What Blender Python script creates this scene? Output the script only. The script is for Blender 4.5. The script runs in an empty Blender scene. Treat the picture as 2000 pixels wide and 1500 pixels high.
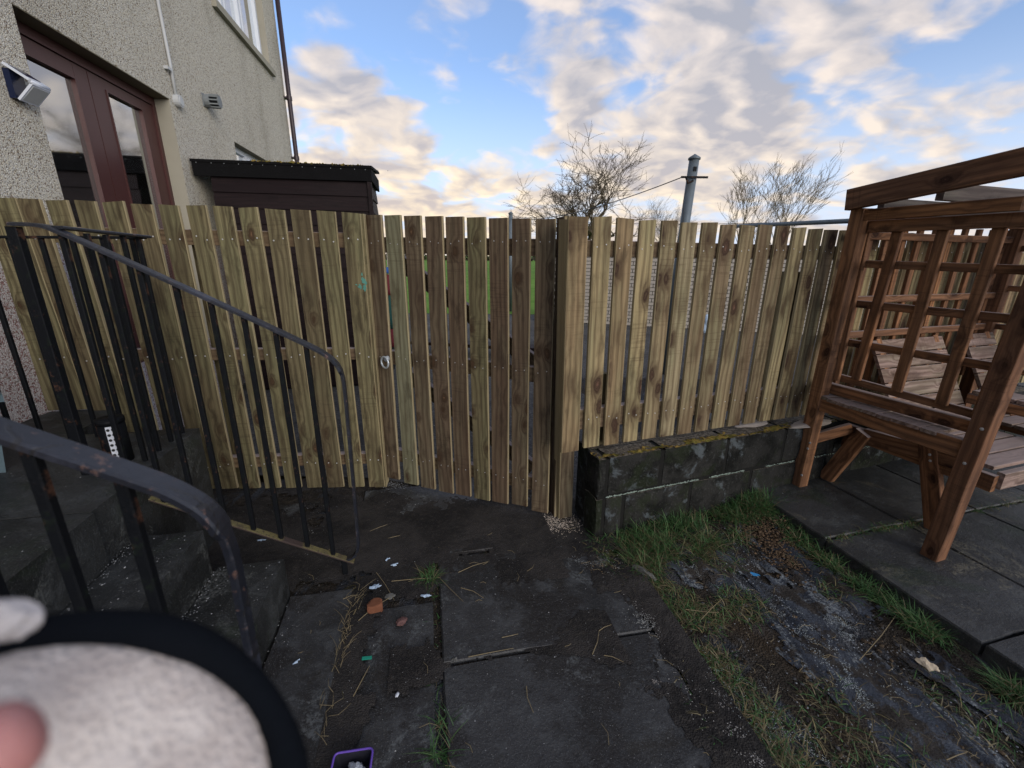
import bpy, math, random
import numpy as np
from mathutils import Vector, Matrix, noise as mn
random.seed(7)
S = bpy.context.scene
COL = S.collection

# ------------------------------------------------------------------ camera
F0, PITCH, ROLL = 839.4, math.radians(16.70), math.radians(.54)
_cp, _sp = math.cos(PITCH), math.sin(PITCH)
_A, _U, FW = Vector((1, 0, 0)), Vector((0, _sp, _cp)), Vector((0, _cp, -_sp))
RT = _A*math.cos(ROLL) + _U*math.sin(ROLL)
UP = -_A*math.sin(ROLL) + _U*math.cos(ROLL)
CAM = Vector((0, 0, 1.48))
cd = bpy.data.cameras.new('camera'); cam = bpy.data.objects.new('camera', cd); COL.objects.link(cam)
cam.matrix_world = Matrix(((RT.x, UP.x, -FW.x, CAM.x), (RT.y, UP.y, -FW.y, CAM.y), (RT.z, UP.z, -FW.z, CAM.z), (0, 0, 0, 1)))
cd.sensor_width = 36; cd.lens = 36*F0/2000
cd.clip_start = .02; cd.clip_end = 2000
cd.dof.use_dof = True; cd.dof.focus_distance = 2.6; cd.dof.aperture_fstop = 3.3
S.camera = cam
S.view_settings.view_transform = 'Standard'; S.view_settings.look = 'None'
S.view_settings.exposure = 0.7; S.view_settings.gamma = 1
S.render.resolution_x = 1024; S.render.resolution_y = 768

def ray(x, y): return FW + RT*((x-1000)/F0) + UP*((750-y)/F0)
def G(x, y, z=0.):                    # point of the level plane z seen at photo pixel x, y (used only to measure the place)
    d = ray(x, y); return CAM + d*((z-CAM.z)/d.z)
def hd(a): a = math.radians(a); return Vector((math.sin(a), math.cos(a), 0))
def V(x, y, P, d):                    # point of the upright plane through P along d
    n = Vector((d.y, -d.x, 0)); q = ray(x, y); return CAM + q*(n.dot(Vector(P)-CAM)/n.dot(q))

# ------------------------------------------------------------------ node helper
class NT:
    def __init__(s, nt): s.nt = nt; s.l = nt.links
    def __call__(s, typ, ins=None, **pr):
        n = s.nt.nodes.new(typ)
        for k, v in pr.items(): setattr(n, k, v)
        for k, v in (ins or {}).items():
            i = n.inputs[k]
            if isinstance(v, bpy.types.NodeSocket): s.l.new(v, i)
            else: i.default_value = v
        return n
    def math(s, op, a, b=0., c=0., clamp=False):
        n = s.nt.nodes.new('ShaderNodeMath'); n.operation = op; n.use_clamp = clamp
        for i, v in enumerate((a, b, c)):
            if isinstance(v, bpy.types.NodeSocket): s.l.new(v, n.inputs[i])
            else: n.inputs[i].default_value = v
        return n.outputs[0]
    def vm(s, op, a, b=(0, 0, 0), out=0):
        n = s.nt.nodes.new('ShaderNodeVectorMath'); n.operation = op
        for i, v in enumerate((a, b)):
            if isinstance(v, bpy.types.NodeSocket): s.l.new(v, n.inputs[i])
            else: n.inputs[i].default_value = v
        return n.outputs[out]
    def mix(s, f, a, b, bt='MIX'):
        n = s.nt.nodes.new('ShaderNodeMix'); n.data_type = 'RGBA'; n.blend_type = bt
        for k, v in ((0, f), (6, a), (7, b)):
            if isinstance(v, bpy.types.NodeSocket): s.l.new(v, n.inputs[k])
            else: n.inputs[k].default_value = (v if k == 0 else (*v, 1) if len(v) == 3 else v)
        return n.outputs[2]
    def step(s, v, lo, hi):           # smoothstep
        n = s('ShaderNodeMapRange', {0: v, 1: lo, 2: hi}, interpolation_type='SMOOTHSTEP'); return n.outputs[0]
    def noise(s, vec, scale, detail=3., rough=.5, dist=0., out=0):
        return s('ShaderNodeTexNoise', {'Vector': vec, 'Scale': scale, 'Detail': detail, 'Roughness': rough, 'Distortion': dist}).outputs[out]
    def vor(s, vec, scale, out='Distance', feat='F1'):
        return s('ShaderNodeTexVoronoi', {'Vector': vec, 'Scale': scale}, feature=feat).outputs[out]
    def ramp(s, f, pts):
        n = s('ShaderNodeValToRGB', {0: f}); e = n.color_ramp.elements
        while len(e) < len(pts): e.new(.5)
        for i, (p, c) in enumerate(pts): e[i].position = p; e[i].color = (*c, 1)
        return n.outputs[0]
    def map(s, vec, sc=(1, 1, 1), rot=(0, 0, 0), loc=(0, 0, 0)):
        return s('ShaderNodeMapping', {'Vector': vec, 'Scale': sc, 'Rotation': rot, 'Location': loc}).outputs[0]

def new_mat(name):
    m = bpy.data.materials.new(name); m.use_nodes = True
    N = NT(m.node_tree); b = m.node_tree.nodes['Principled BSDF']
    return m, N, b
def fin(N, b, col=None, rough=None, bump=None, bs=.3, bd=.01, spec=None, metal=None):
    for k, v in (('Base Color', col), ('Roughness', rough), ('Specular IOR Level', spec), ('Metallic', metal)):
        if v is None: continue
        if isinstance(v, bpy.types.NodeSocket): N.l.new(v, b.inputs[k])
        else: b.inputs[k].default_value = (*v, 1) if k == 'Base Color' else v
    if bump is not None:
        B = N('ShaderNodeBump', {'Height': bump, 'Strength': bs, 'Distance': bd})
        N.l.new(B.outputs[0], b.inputs['Normal'])

# ------------------------------------------------------------------ sky and sun
SUN_AZ, SUN_EL = math.radians(143), math.radians(18)     # low veiled sun behind the camera
world = bpy.data.worlds.new('World'); S.world = world; world.use_nodes = True
W = NT(world.node_tree); bg = world.node_tree.nodes['Background']
sky = W('ShaderNodeTexSky', sky_type='NISHITA'); sky.sun_disc = False
sky.sun_elevation = SUN_EL; sky.sun_rotation = SUN_AZ; sky.altitude = 50; sky.air_density = 1.0; sky.dust_density = .6; sky.ozone_density = 1.5
D = W('ShaderNodeTexCoord').outputs['Generated']
sep = W('ShaderNodeSeparateXYZ', {0: D}); dz = sep.outputs[2]
zz = W.math('ADD', W.math('MAXIMUM', dz, 0.), .30)
pv = W('ShaderNodeCombineXYZ', {0: W.math('DIVIDE', sep.outputs[0], zz), 1: W.math('DIVIDE', sep.outputs[1], zz), 2: 0.}).outputs[0]
def clouds(off):
    q = W.vm('ADD', pv, off)
    warp = W.noise(q, 2.6, 3., .5, 0., out=1)
    q2 = W.vm('ADD', q, W.vm('MULTIPLY', W.vm('SUBTRACT', warp, (.5, .5, .5)), (.32, .32, .32)))
    big = W.noise(q2, 3.0, 3., .5)
    fine = W.noise(q2, 7.5, 5., .48)
    return W.math('ADD', W.math('MULTIPLY', big, .62), W.math('MULTIPLY', fine, .38))
den0 = clouds((3.1, 1.7, 0))
den1 = clouds((3.1-.035, 1.7+.03, 0))
bias = 0.
for (px, py, rad, amp) in [(650, 60, 8, -.13), (800, 95, 6, -.05), (930, 170, 7, -.16), (1010, 250, 5, -.10), (1830, 220, 9, -.08), (1650, 280, 5, -.06), (640, 170, 3, .05), (1960, 30, 5, -.05), (850, 20, 3, .05), (1230, 90, 4, -.05), (880, 330, 3, -.05), (1050, 290, 3, -.05),
                           (640, 230, 8, .11), (800, 250, 7, .08), (1080, 150, 6, .11), (1350, 190, 11, .09), (1500, 60, 9, .06), (1250, 270, 10, .07), (760, 370, 12, .05), (1700, 120, 9, .07), (1900, 110, 9, .06)]:
    v = ray(px, py).normalized()
    dt = W.vm('DOT_PRODUCT', D, tuple(v), out=1)
    bias = W.math('ADD', W.math('MULTIPLY', W.step(dt, math.cos(math.radians(rad*1.5)), 1.0), amp*.62), bias)
den = W.math('ADD', den0, bias)
lowc = W.step(dz, .30, .04)                                            # cloud cover closes towards the horizon
den = W.math('ADD', den, W.math('MULTIPLY', lowc, .035))
cover = W.step(den, .440, .595)
litn = W.math('ADD', W.math('MULTIPLY', W.math('SUBTRACT', den0, den1), 5.5), .74)
thick = W.math('ADD', W.math('MULTIPLY', W.step(den, .50, .70), .75), W.math('MULTIPLY', W.step(W.noise(pv, 4.3, 5., .55), .38, .66), .35))
lit = W.math('SUBTRACT', litn, W.math('MULTIPLY', thick, .62), clamp=True)
glow_az = math.radians(-35)                                           # the clouds are warmest low on the left
sunv = (math.sin(glow_az), math.cos(glow_az), 0)
toward = W.step(W.vm('DOT_PRODUCT', D, sunv, out=1), .1, 1.0)
warm = W.math('MULTIPLY', W.step(dz, .42, .0), W.math('ADD', W.math('MULTIPLY', toward, .7), .3))
bright = W.mix(warm, (7.0, 6.2, 5.7), (9.4, 7.6, 5.1))
dark = W.mix(warm, (3.3, 3.4, 3.9), (5.2, 4.4, 4.0))
ccol = W.mix(lit, dark, bright)
blue = W.mix(1., sky.outputs[0], (1.0, 1.22, 1.55), 'MULTIPLY')
pale = W.mix(W.math('ADD', W.math('MULTIPLY', W.step(dz, .36, -.02), .85), .17), blue, (5.6, 6.2, 7.6))
skyc = W.mix(W.math('MULTIPLY', cover, .95), pale, ccol)
world.node_tree.links.new(skyc, bg.inputs[0]); bg.inputs[1].default_value = .085

sl = bpy.data.lights.new('sun', 'SUN'); sl.energy = 1.5; sl.angle = math.radians(42); sl.color = (1, .91, .80)
so = bpy.data.objects.new('sun', sl); COL.objects.link(so)
sd = Vector((math.sin(SUN_AZ)*math.cos(SUN_EL), math.cos(SUN_AZ)*math.cos(SUN_EL), math.sin(SUN_EL)))
so.rotation_euler = sd.to_track_quat('Z', 'Y').to_euler(); so.location = sd*60

# ------------------------------------------------------------------ materials
def wood(name, tints, dark, knot=(.06, .035, .02), green=(.12, .14, .06), gamt=.25, ringc=.55, rough=.8, knots=.13, weather_lit=0., spec=.15, fresh_lit=(.42, .35, .21)):
    m, N, b = new_mat(name)
    oi = N('ShaderNodeObjectInfo'); rnd = oi.outputs['Random']
    p = N('ShaderNodeTexCoord').outputs['Object']
    off = N('ShaderNodeCombineXYZ', {0: N.math('MULTIPLY', rnd, 31.7), 1: N.math('MULTIPLY', rnd, 17.3), 2: N.math('MULTIPLY', rnd, 53.1)}).outputs[0]
    q = N.vm('ADD', p, off)
    s = N('ShaderNodeSeparateXYZ', {0: q}); sx, sy, sz = s.outputs
    kv = N('ShaderNodeCombineXYZ', {0: N.math('MULTIPLY', sx, 9.), 1: 0., 2: N.math('MULTIPLY', sz, 4.3)}).outputs[0]
    kv = N.vm('ADD', kv, N.vm('MULTIPLY', N.noise(q, 20., 3., .6, out=1), (.24, .0, .24)))
    kd = N.vor(kv, 1.)
    near = N.math('POWER', N.math('SUBTRACT', 1., N.math('MINIMUM', N.math('MULTIPLY', kd, 2.4), 1.)), 2.)
    lowv = N.map(q, (5., 5., 1.1))
    wob = N.noise(lowv, 1., 3., .5)
    ringx = N.math('ADD', N.math('ADD', N.math('MULTIPLY', sx, 62.), N.math('MULTIPLY', sy, 30.)), N.math('ADD', N.math('MULTIPLY', wob, 7.5), N.math('MULTIPLY', near, 7.)))
    ring = N.math('POWER', N.math('ADD', N.math('MULTIPLY', N.math('SINE', N.math('MULTIPLY', ringx, 3.)), .5), .5), 1.6)
    fib = N.noise(N.map(q, (170., 170., 5.)), 1., 3., .6)
    fib2 = N.noise(N.map(q, (60., 60., 1.6)), 1., 3., .6)
    base = N.ramp(rnd, tints)
    broad = N.noise(N.map(q, (9., 9., 2.0)), 1., 4., .6)
    c = N.mix(N.math('MULTIPLY', N.step(broad, .38, .70), gamt*2), base, green)
    c = N.mix(N.math('MULTIPLY', ring, ringc), c, dark)
    c = N.mix(N.math('MULTIPLY', N.step(fib, .42, .66), .35), c, dark)
    c = N.mix(N.math('MULTIPLY', N.step(fib2, .50, .72), .45), c, dark)
    sawn = N.noise(N.map(q, (6., 6., 130.)), 1., 1., .5)      # saw marks across the board
    c = N.mix(N.math('MULTIPLY', N.math('MULTIPLY', N.step(sawn, .52, .7), N.step(N.noise(N.map(q, (2., 2., 3.)), 1., 2.), .5, .62)), .35), c, dark)
    dirt = N.noise(N.map(q, (14., 14., 4.5), loc=(3, 5, 1)), 1., 5., .65)
    c = N.mix(N.math('MULTIPLY', N.step(dirt, .50, .70), .6), c, tuple(x*.6 for x in dark))
    stain = N.noise(N.map(q, (7., 7., 1.6), loc=(8, 2, 4)), 1., 4., .6)
    c = N.mix(N.math('MULTIPLY', N.step(stain, .50, .66), .5), c, tuple(x*1.35 for x in dark))
    halo = N.step(N.math('ADD', kd, N.math('MULTIPLY', N.math('SUBTRACT', fib2, .5), .12)), knots*2.5, knots*.8)
    c = N.mix(N.math('MULTIPLY', halo, .72), c, tuple((x+y)*.5 for x, y in zip(dark, knot)))
    kr = N.math('ADD', N.math('MULTIPLY', N.math('SINE', N.math('MULTIPLY', kd, 170.)), .25), .75)
    c = N.mix(N.math('MULTIPLY', N.step(kd, knots, knots*.72), kr), c, knot)
    c = N.mix(N.step(kd, knots*.35, knots*.15), c, tuple(x*2.6 for x in knot))
    c = N.mix(N.math('MULTIPLY', N.step(N.math('ABSOLUTE', N.math('SUBTRACT', kd, knots*.82)), knots*.22, knots*.06), .3), c, tuple(x*.35 for x in knot))
    if fresh_lit:  # narrow edge faces paler: fresh-cut wood plus a painted edge highlight
        nx_ = N('ShaderNodeVectorTransform', {0: N('ShaderNodeNewGeometry').outputs['True Normal']}, vector_type='NORMAL', convert_from='WORLD', convert_to='OBJECT').outputs[0]
        ax_ = N.math('ABSOLUTE', N('ShaderNodeSeparateXYZ', {0: nx_}).outputs[0])
        c = N.mix(N.math('MULTIPLY', N.step(ax_, .5, .75), N.math('ADD', N.math('MULTIPLY', fib2, .9), .1)), c, fresh_lit)
    if weather_lit:  # upward faces paler: greyed by weather, on the rails skylight in the colour
        up = N('ShaderNodeSeparateXYZ', {0: N('ShaderNodeNewGeometry').outputs['Normal']}).outputs[2]
        wm = N.math('MULTIPLY', N.math('MULTIPLY', N.step(up, .55, .9), N.math('ADD', N.math('MULTIPLY', fib2, .5), .55)), weather_lit)
        c = N.mix(wm, c, (.30, .25, .24))
    h = N.math('ADD', N.math('MULTIPLY', ring, .3), N.math('ADD', fib, N.math('MULTIPLY', near, .5)))
    fin(N, b, c, rough, h, .35, .003, spec=spec)
    return m
M = {}
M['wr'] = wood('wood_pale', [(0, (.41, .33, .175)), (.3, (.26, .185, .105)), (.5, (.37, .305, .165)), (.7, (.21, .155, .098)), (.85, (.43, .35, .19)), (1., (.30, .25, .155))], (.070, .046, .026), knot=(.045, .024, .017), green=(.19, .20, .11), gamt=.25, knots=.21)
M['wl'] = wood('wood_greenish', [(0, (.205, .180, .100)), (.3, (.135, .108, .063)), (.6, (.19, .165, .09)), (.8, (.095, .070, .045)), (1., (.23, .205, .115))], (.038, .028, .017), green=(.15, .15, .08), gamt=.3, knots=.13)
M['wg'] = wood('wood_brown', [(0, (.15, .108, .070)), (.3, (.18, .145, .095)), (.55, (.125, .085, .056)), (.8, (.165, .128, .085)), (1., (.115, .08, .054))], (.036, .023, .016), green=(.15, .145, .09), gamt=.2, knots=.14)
M['wgl'] = wood('wood_grey_green', [(0, (.21, .21, .14)), (1., (.20, .185, .12))], (.08, .066, .04), green=(.2, .2, .12), knots=.14)
M['wrail'] = wood('wood_rail', fresh_lit=None, spec=.12, tints=[(0, (.15, .10, .065)), (.5, (.19, .14, .085)), (1., (.13, .09, .06))], dark=(.06, .04, .025), gamt=.1, weather_lit=1.6)
M['warb'] = wood('wood_stained', fresh_lit=None, spec=.12, tints=[(0, (.38, .185, .085)), (.4, (.26, .120, .058)), (.7, (.33, .165, .082)), (1., (.20, .098, .054))], dark=(.055, .028, .018), knot=(.03, .014, .01), green=(.125, .075, .052), gamt=.3, weather_lit=1.1, knots=.13, rough=.7)
M['wslat'] = wood('wood_slat_worn', fresh_lit=None, spec=.12, tints=[(0, (.34, .25, .215)), (1, (.27, .185, .155))], dark=(.075, .045, .035), green=(.12, .13, .07), gamt=.28, weather_lit=.8, knots=.08)
M['wgrey'] = wood('wood_grey', fresh_lit=None, spec=.12, tints=[(0, (.17, .14, .125)), (1, (.13, .11, .10))], dark=(.05, .04, .038), green=(.09, .09, .075), gamt=.4, knots=.08)
M['wshed'] = wood('wood_shed', fresh_lit=None, spec=.12, tints=[(0, (.012, .0065, .008)), (1, (.016, .009, .010))], dark=(.009, .006, .007), green=(.028, .02, .02), knot=(.012, .008, .008), gamt=.2, rough=.6, knots=.06)

def plain(name, col, rough=.6, metal=0., spec=.3, var=.25, sc=30., bump=.15):
    m, N, b = new_mat(name); p = N('ShaderNodeTexCoord').outputs['Object']
    n = N.noise(p, sc, 4., .6); n2 = N.noise(p, sc*.17, 3., .5)
    c = N.mix(N.math('MULTIPLY', N.math('ADD', n, n2), var), col, tuple(x*.35 for x in col))
    fin(N, b, c, rough, n, bump, .004, spec=spec, metal=metal); return m
M['nail'] = plain('nail_steel', (.55, .55, .55), .45, .4, sc=200)
M['galv'] = plain('galvanised_steel', (.60, .66, .72), .3, .35, sc=25, var=.35)
M['pole'] = plain('pole_steel', (.20, .24, .27), .55, .35, sc=14, var=.5)
M['reveal'] = plain('reveal_paint', (.34, .32, .26), .8, sc=9, var=.2)
M['soffit'] = plain('lintel_paint', (.24, .21, .14), .85, sc=6, var=.5)
M['brown'] = plain('door_brown', (.080, .032, .030), .38, sc=8, var=.25, bump=.04)
M['pipe'] = plain('pipe_brown', (.040, .028, .036), .4, sc=8)
M['upvc'] = plain('window_white', (.62, .66, .72), .35, sc=6, var=.1, bump=.02)
M['cable'] = plain('conduit_grey', (.50, .52, .53), .5, sc=20, var=.2)
M['ventg'] = plain('vent_grey', (.20, .22, .23), .6)
M['dark'] = plain('dark_inside', (.02, .022, .024), .9)
M['curtain'] = plain('curtain_net', (.23, .26, .24), .9, sc=20, var=.3)
M['bin'] = plain('bin_plastic', (.11, .16, .19), .5, sc=10)
M['felt'] = plain('roof_felt', (.009, .009, .010), .9, spec=.1, sc=60, var=.5, bump=.6)
M['roof'] = plain('roof_tile', (.09, .07, .06), .8, sc=12)
M['white'] = plain('white_plastic', (.62, .66, .74), .4, sc=15, var=.12, bump=.02)
M['solar'] = plain('solar_cell', (.012, .018, .05), .15, sc=15)
M['purple'] = plain('purple_plastic', (.13, .07, .42), .35, sc=20, var=.15, bump=.02)
M['tubin'] = plain('tub_inside', (.02, .02, .03), .5)
M['dteal'] = plain('dark_teal_cloth', (.015, .075, .07), .8)
M['teal'] = plain('teal_plastic', (.02, .30, .22), .4, sc=60, var=.3)
M['tealpaint'] = plain('teal_paint', (.10, .30, .25), .7, sc=60, var=.4)
M['bluep'] = plain('blue_plastic', (.03, .22, .50), .4, sc=60)
M['paper'] = plain('paper_blue', (.40, .52, .68), .7, sc=60, var=.35)
M['brick'] = plain('brick_orange', (.22, .085, .045), .9, sc=45, var=.5, bump=.8)
M['pinkst'] = plain('stone_pink', (.16, .085, .08), .9, sc=45, var=.5, bump=.6)
M['greyst'] = plain('stone_grey', (.16, .16, .15), .8, sc=45, var=.5, bump=.6)
M['cream'] = plain('stone_cream', (.62, .52, .38), .8, sc=35, var=.25, bump=.5)
M['straw'] = plain('straw', (.30, .24, .14), .8, sc=5, var=.5)
M['wire'] = plain('wire', (.03, .03, .03), .5)
m, N, b = new_mat('fleece_mesh'); p = N('ShaderNodeTexCoord').outputs['Object']
dt = N.vor(p, 330.); c = N.mix(N.step(dt, .40, .22), (.56, .515, .49), (.42, .385, .37)); c = N.mix(N.math('MULTIPLY', N.step(N.noise(p, 26., 4., .6), .40, .62), .45), c, (.30, .25, .235)); fin(N, b, c, 1., dt, .6, .002, spec=.05); M['fleece'] = m
M['fleece2'] = plain('fleece_white', (.56, .53, .53), 1., spec=.05, sc=330, var=.2, bump=.4)
M['bind'] = plain('binding_black', (.0035, .005, .008), .9, spec=.08, sc=160, var=.3, bump=.3)
M['redcloth'] = plain('red_cloth', (.14, .02, .03), .8); M['bluecloth'] = plain('blue_cloth', (.03, .12, .4), .8)
m, N, b = new_mat('skin'); fin(N, b, (.42, .19, .18), .5, N.noise(N('ShaderNodeTexCoord').outputs['Object'], 300., 3.), .2, .001); b.inputs['Subsurface Weight'].default_value = .2; b.inputs['Subsurface Radius'].default_value = (.01, .004, .002); M['skin'] = m

m, N, b = new_mat('roughcast'); p = N('ShaderNodeTexCoord').outputs['Object']
v = N('ShaderNodeTexVoronoi', {'Vector': N.vm('ADD', p, N.vm('MULTIPLY', N.noise(p, 60., 2., out=1), (.012, .012, .012))), 'Scale': 150.})
vc = N('ShaderNodeSeparateColor', {0: v.outputs['Color']}).outputs
low = N.step(N('ShaderNodeSeparateXYZ', {0: p}).outputs[2], 1.75, 1.35)
up_c = N.ramp(vc[0], [(0, (.16, .12, .085)), (.10, (.22, .17, .12)), (.15, (.53, .49, .39)), (.5, (.63, .60, .51)), (.75, (.50, .48, .43)), (.88, (.70, .69, .63)), (1., (.36, .35, .33))])
lo_c = N.ramp(vc[0], [(0, (.20, .09, .08)), (.22, (.30, .17, .16)), (.3, (.52, .48, .48)), (.8, (.62, .60, .60)), (1., (.40, .32, .32))])
c = N.mix(low, up_c, lo_c)
c = N.mix(N.math('MULTIPLY', N.step(v.outputs['Distance'], .50, .85), .6), c, (.17, .15, .115))
st = N.noise(N.map(p, (1.2, 1.2, .5)), 1., 5., .6)
c = N.mix(N.math('MULTIPLY', N.step(st, .45, .75), .45), c, (.30, .27, .21), 'MULTIPLY')
fin(N, b, c, .85, N.math('SUBTRACT', 1., v.outputs['Distance']), .9, .006, spec=.3); M['harl'] = m

m, N, b = new_mat('black_paint_rusty'); p = N('ShaderNodeTexCoord').outputs['Object']
n1 = N.noise(p, 9., 5., .65); n2 = N.noise(p, 45., 4., .6)
c = N.mix(N.step(n1, .56, .63), (.004, .005, .007), (.060, .030, .020)); c = N.mix(N.math('MULTIPLY', N.step(n2, .56, .7), .5), c, (.009, .015, .009))
fin(N, b, c, N.math('ADD', N.math('MULTIPLY', n2, .4), .42), N.math('ADD', n2, N.step(n1, .52, .62)), .5, .002, spec=.15); M['iron'] = m
m, N, b = new_mat('handrail_paint'); p = N('ShaderNodeTexCoord').outputs['Object']
n1 = N.noise(N.map(p, (7, 7, 7)), 1., 6., .7); n2 = N.noise(p, 60., 4., .6); cr = N.vor(N.vm('ADD', p, N.vm('MULTIPLY', N.noise(p, 12., 3., out=1), (.06, .06, .06))), 14., feat='DISTANCE_TO_EDGE')
crk = N.math('MULTIPLY', N.step(cr, .06, .015), N.step(n1, .46, .52))
c = N.mix(N.step(n1, .50, .72), (.007, .009, .016), (.034, .038, .056)); c = N.mix(N.math('MULTIPLY', N.step(n2, .60, .72), .6), c, (.05, .045, .055)); c = N.mix(N.step(N.noise(p, 26., 5., .7), .60, .66), c, (.085, .050, .042)); c = N.mix(crk, c, (.01, .01, .012))
fin(N, b, c, N.math('ADD', N.math('MULTIPLY', n2, .35), .25), N.math('SUBTRACT', N.math('MULTIPLY', n2, .4), N.math('MULTIPLY', crk, .5)), .4, .002, spec=.7); M['hrail'] = m
m, N, b = new_mat('iron_lichen'); p = N('ShaderNodeTexCoord').outputs['Object']
up = N('ShaderNodeSeparateXYZ', {0: N('ShaderNodeNewGeometry').outputs['Normal']}).outputs[2]
n1 = N.noise(p, 5., 3., .5); n2 = N.noise(p, 130., 3., .7)
c = N.mix(N.math('MULTIPLY', N.math('MULTIPLY', N.step(n1, .40, .50), N.step(up, .3, .8)), N.math('MULTIPLY', N.step(n2, .35, .5), .8)), (.050, .036, .033), (.15, .135, .055))
fin(N, b, c, .9, n2, .8, .003, spec=.2); M['lichen'] = m

def paving(name, base0, base1, wear, stain, pale, moss):
    m, N, b = new_mat(name); p = N('ShaderNodeTexCoord').outputs['Object']; rnd = N('ShaderNodeObjectInfo').outputs['Random']
    q = N.vm('ADD', p, N('ShaderNodeCombineXYZ', {0: N.math('MULTIPLY', rnd, 40.), 1: N.math('MULTIPLY', rnd, 23.), 2: 0.}).outputs[0])
    P = lambda k: N.map(p, (1, 1, 1), loc=(k, k*.37, 0))
    mid = N.noise(q, 9., 6., .68); grain = N.noise(p, 85., 4., .72); fine = N.noise(p, 240., 2., .6)
    c = N.mix(N.step(N.noise(q, 2.4, 5., .6), .34, .66), base0, base1)
    c = N.mix(N.math('MULTIPLY', N.step(mid, .48, .66), .75), c, wear)
    c = N.mix(N.math('MULTIPLY', N.step(N.noise(P(4), 1.9, 7., .7, .5), .50, .57), .85), c, stain)
    bl = N.math('MULTIPLY', N.step(N.noise(P(9), 3.4, 7., .72, .6), .55, .63), N.step(grain, .42, .58))
    c = N.mix(N.math('MULTIPLY', bl, .8), c, pale)
    c = N.mix(N.math('MULTIPLY', N.step(N.noise(P(17), 2.6, 6., .7, .4), .56, .66), .6), c, moss)
    c = N.mix(N.math('MULTIPLY', N.step(fine, .60, .70), .55), c, tuple(x*1.1 for x in pale))
    c = N.mix(N.step(N.vor(p, 190.), .15, .09), c, (.20, .21, .21))
    fin(N, b, c, N.math('ADD', N.math('MULTIPLY', mid, .5), .30), N.math('ADD', grain, N.math('MULTIPLY', mid, 1.5)), .75, .005, spec=.5); return m
M['flag'] = paving('flagstone', (.013, .0135, .015), (.032, .033, .036), (.054, .058, .063), (.0105, .009, .009), (.105, .115, .12), (.016, .013, .008))
M['patio'] = paving('flagstone_mossy', (.016, .0175, .019), (.036, .038, .040), (.060, .064, .064), (.011, .0115, .0125), (.115, .105, .075), (.016, .026, .014))
M['step'] = paving('step_concrete', (.009, .010, .011), (.022, .024, .025), (.040, .044, .046), (.006, .007, .007), (.095, .10, .095), (.012, .020, .011))

m, N, b = new_mat('soil'); p = N('ShaderNodeTexCoord').outputs['Object']
st = N.map(p, (1, .35, 1), rot=(0, 0, math.radians(-28)))
n1 = N.noise(st, 4.2, 6., .65, .3); n2 = N.noise(p, 38., 4., .7); n3 = N.noise(st, 7., 6., .7); n4 = N.vor(p, 120.); n5 = N.noise(p, 3.1, 4.)
c = N.mix(N.step(n2, .4, .65), (.0135, .0105, .0075), (.0375, .0300, .0225)); c = N.mix(N.math('MULTIPLY', N.step(n1, .50, .58), .8), c, (.0375, .0435, .0540))
c = N.mix(N.math('MULTIPLY', N.step(n5, .52, .66), .5), c, (.0450, .0285, .0135))
sx = N('ShaderNodeSeparateXYZ', {0: p}).outputs[0]
inx = N.math('MULTIPLY', N.step(sx, .5, .7), N.step(sx, 2.2, 1.9))
c = N.mix(N.math('MULTIPLY', N.math('MULTIPLY', N.step(n3, .56, .66), inx), N.step(n2, .38, .58)), c, (.1500, .1575, .1650))
c = N.mix(N.step(n4, .18, .10), c, (.1050, .1050, .0975))
fin(N, b, c, .9, N.math('ADD', N.math('MULTIPLY', n2, 1.2), n4), .9, .008, spec=.3); M['soil'] = m
m, N, b = new_mat('trodden_dirt'); p = N('ShaderNodeTexCoord').outputs['Object']
n1 = N.noise(p, 3.3, 6., .65, .3); n2 = N.noise(p, 45., 4., .7); n4 = N.vor(p, 170.)
c = N.mix(N.step(n1, .38, .62), (.015, .0142, .0145), (.036, .033, .032)); c = N.mix(N.math('MULTIPLY', N.step(n2, .5, .7), .6), c, (.052, .046, .040)); c = N.mix(N.step(n4, .17, .10), c, (.14, .135, .12))
fin(N, b, c, .9, N.math('ADD', N.math('MULTIPLY', n2, 1.), n4), .8, .005, spec=.2); M['dirt'] = m
m, N, b = new_mat('membrane'); p = N('ShaderNodeTexCoord').outputs['Object']
st = N.map(p, (1, .22, 1), rot=(0, 0, math.radians(-20)))
n1 = N.noise(st, 8., 6., .7); n2 = N.noise(p, 90., 4., .7); n3 = N.noise(st, 2.6, 4., .6, .5)
c = N.mix(N.step(n1, .40, .65), (.024, .030, .044), (.066, .078, .100)); c = N.mix(N.math('MULTIPLY', N.step(N.noise(st, 6., 6., .75, .6), .51, .60), N.step(n2, .44, .60)), c, (.26, .29, .31))
c = N.mix(N.math('MULTIPLY', N.step(N.noise(p, 7., 6., .75), .49, .56), .85), c, (.030, .022, .014))
c = N.mix(N.math('MULTIPLY', N.step(n2, .5, .7), .5), c, (.0160, .0160, .0160))
fin(N, b, c, .75, N.math('ADD', N.math('MULTIPLY', n1, 1.5), n2), 1., .011, spec=.3); M['membrane'] = m
m, N, b = new_mat('grit_ground'); p = N('ShaderNodeTexCoord').outputs['Object']
n2 = N.noise(p, 30., 5., .7); n4 = N.vor(p, 60.); n1 = N.noise(p, 1.1, 5., .6)
c = N.mix(N.step(n2, .35, .65), (.045, .045, .045), (.11, .108, .105)); c = N.mix(N.math('MULTIPLY', N.step(n1, .45, .62), .6), c, (.035, .035, .034)); c = N.mix(N.step(n4, .2, .1), c, (.2, .19, .18))
fin(N, b, c, .9, n2, .6, .01, spec=.2); M['grit'] = m
m, N, b = new_mat('field_grass'); p = N('ShaderNodeTexCoord').outputs['Object']
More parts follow.
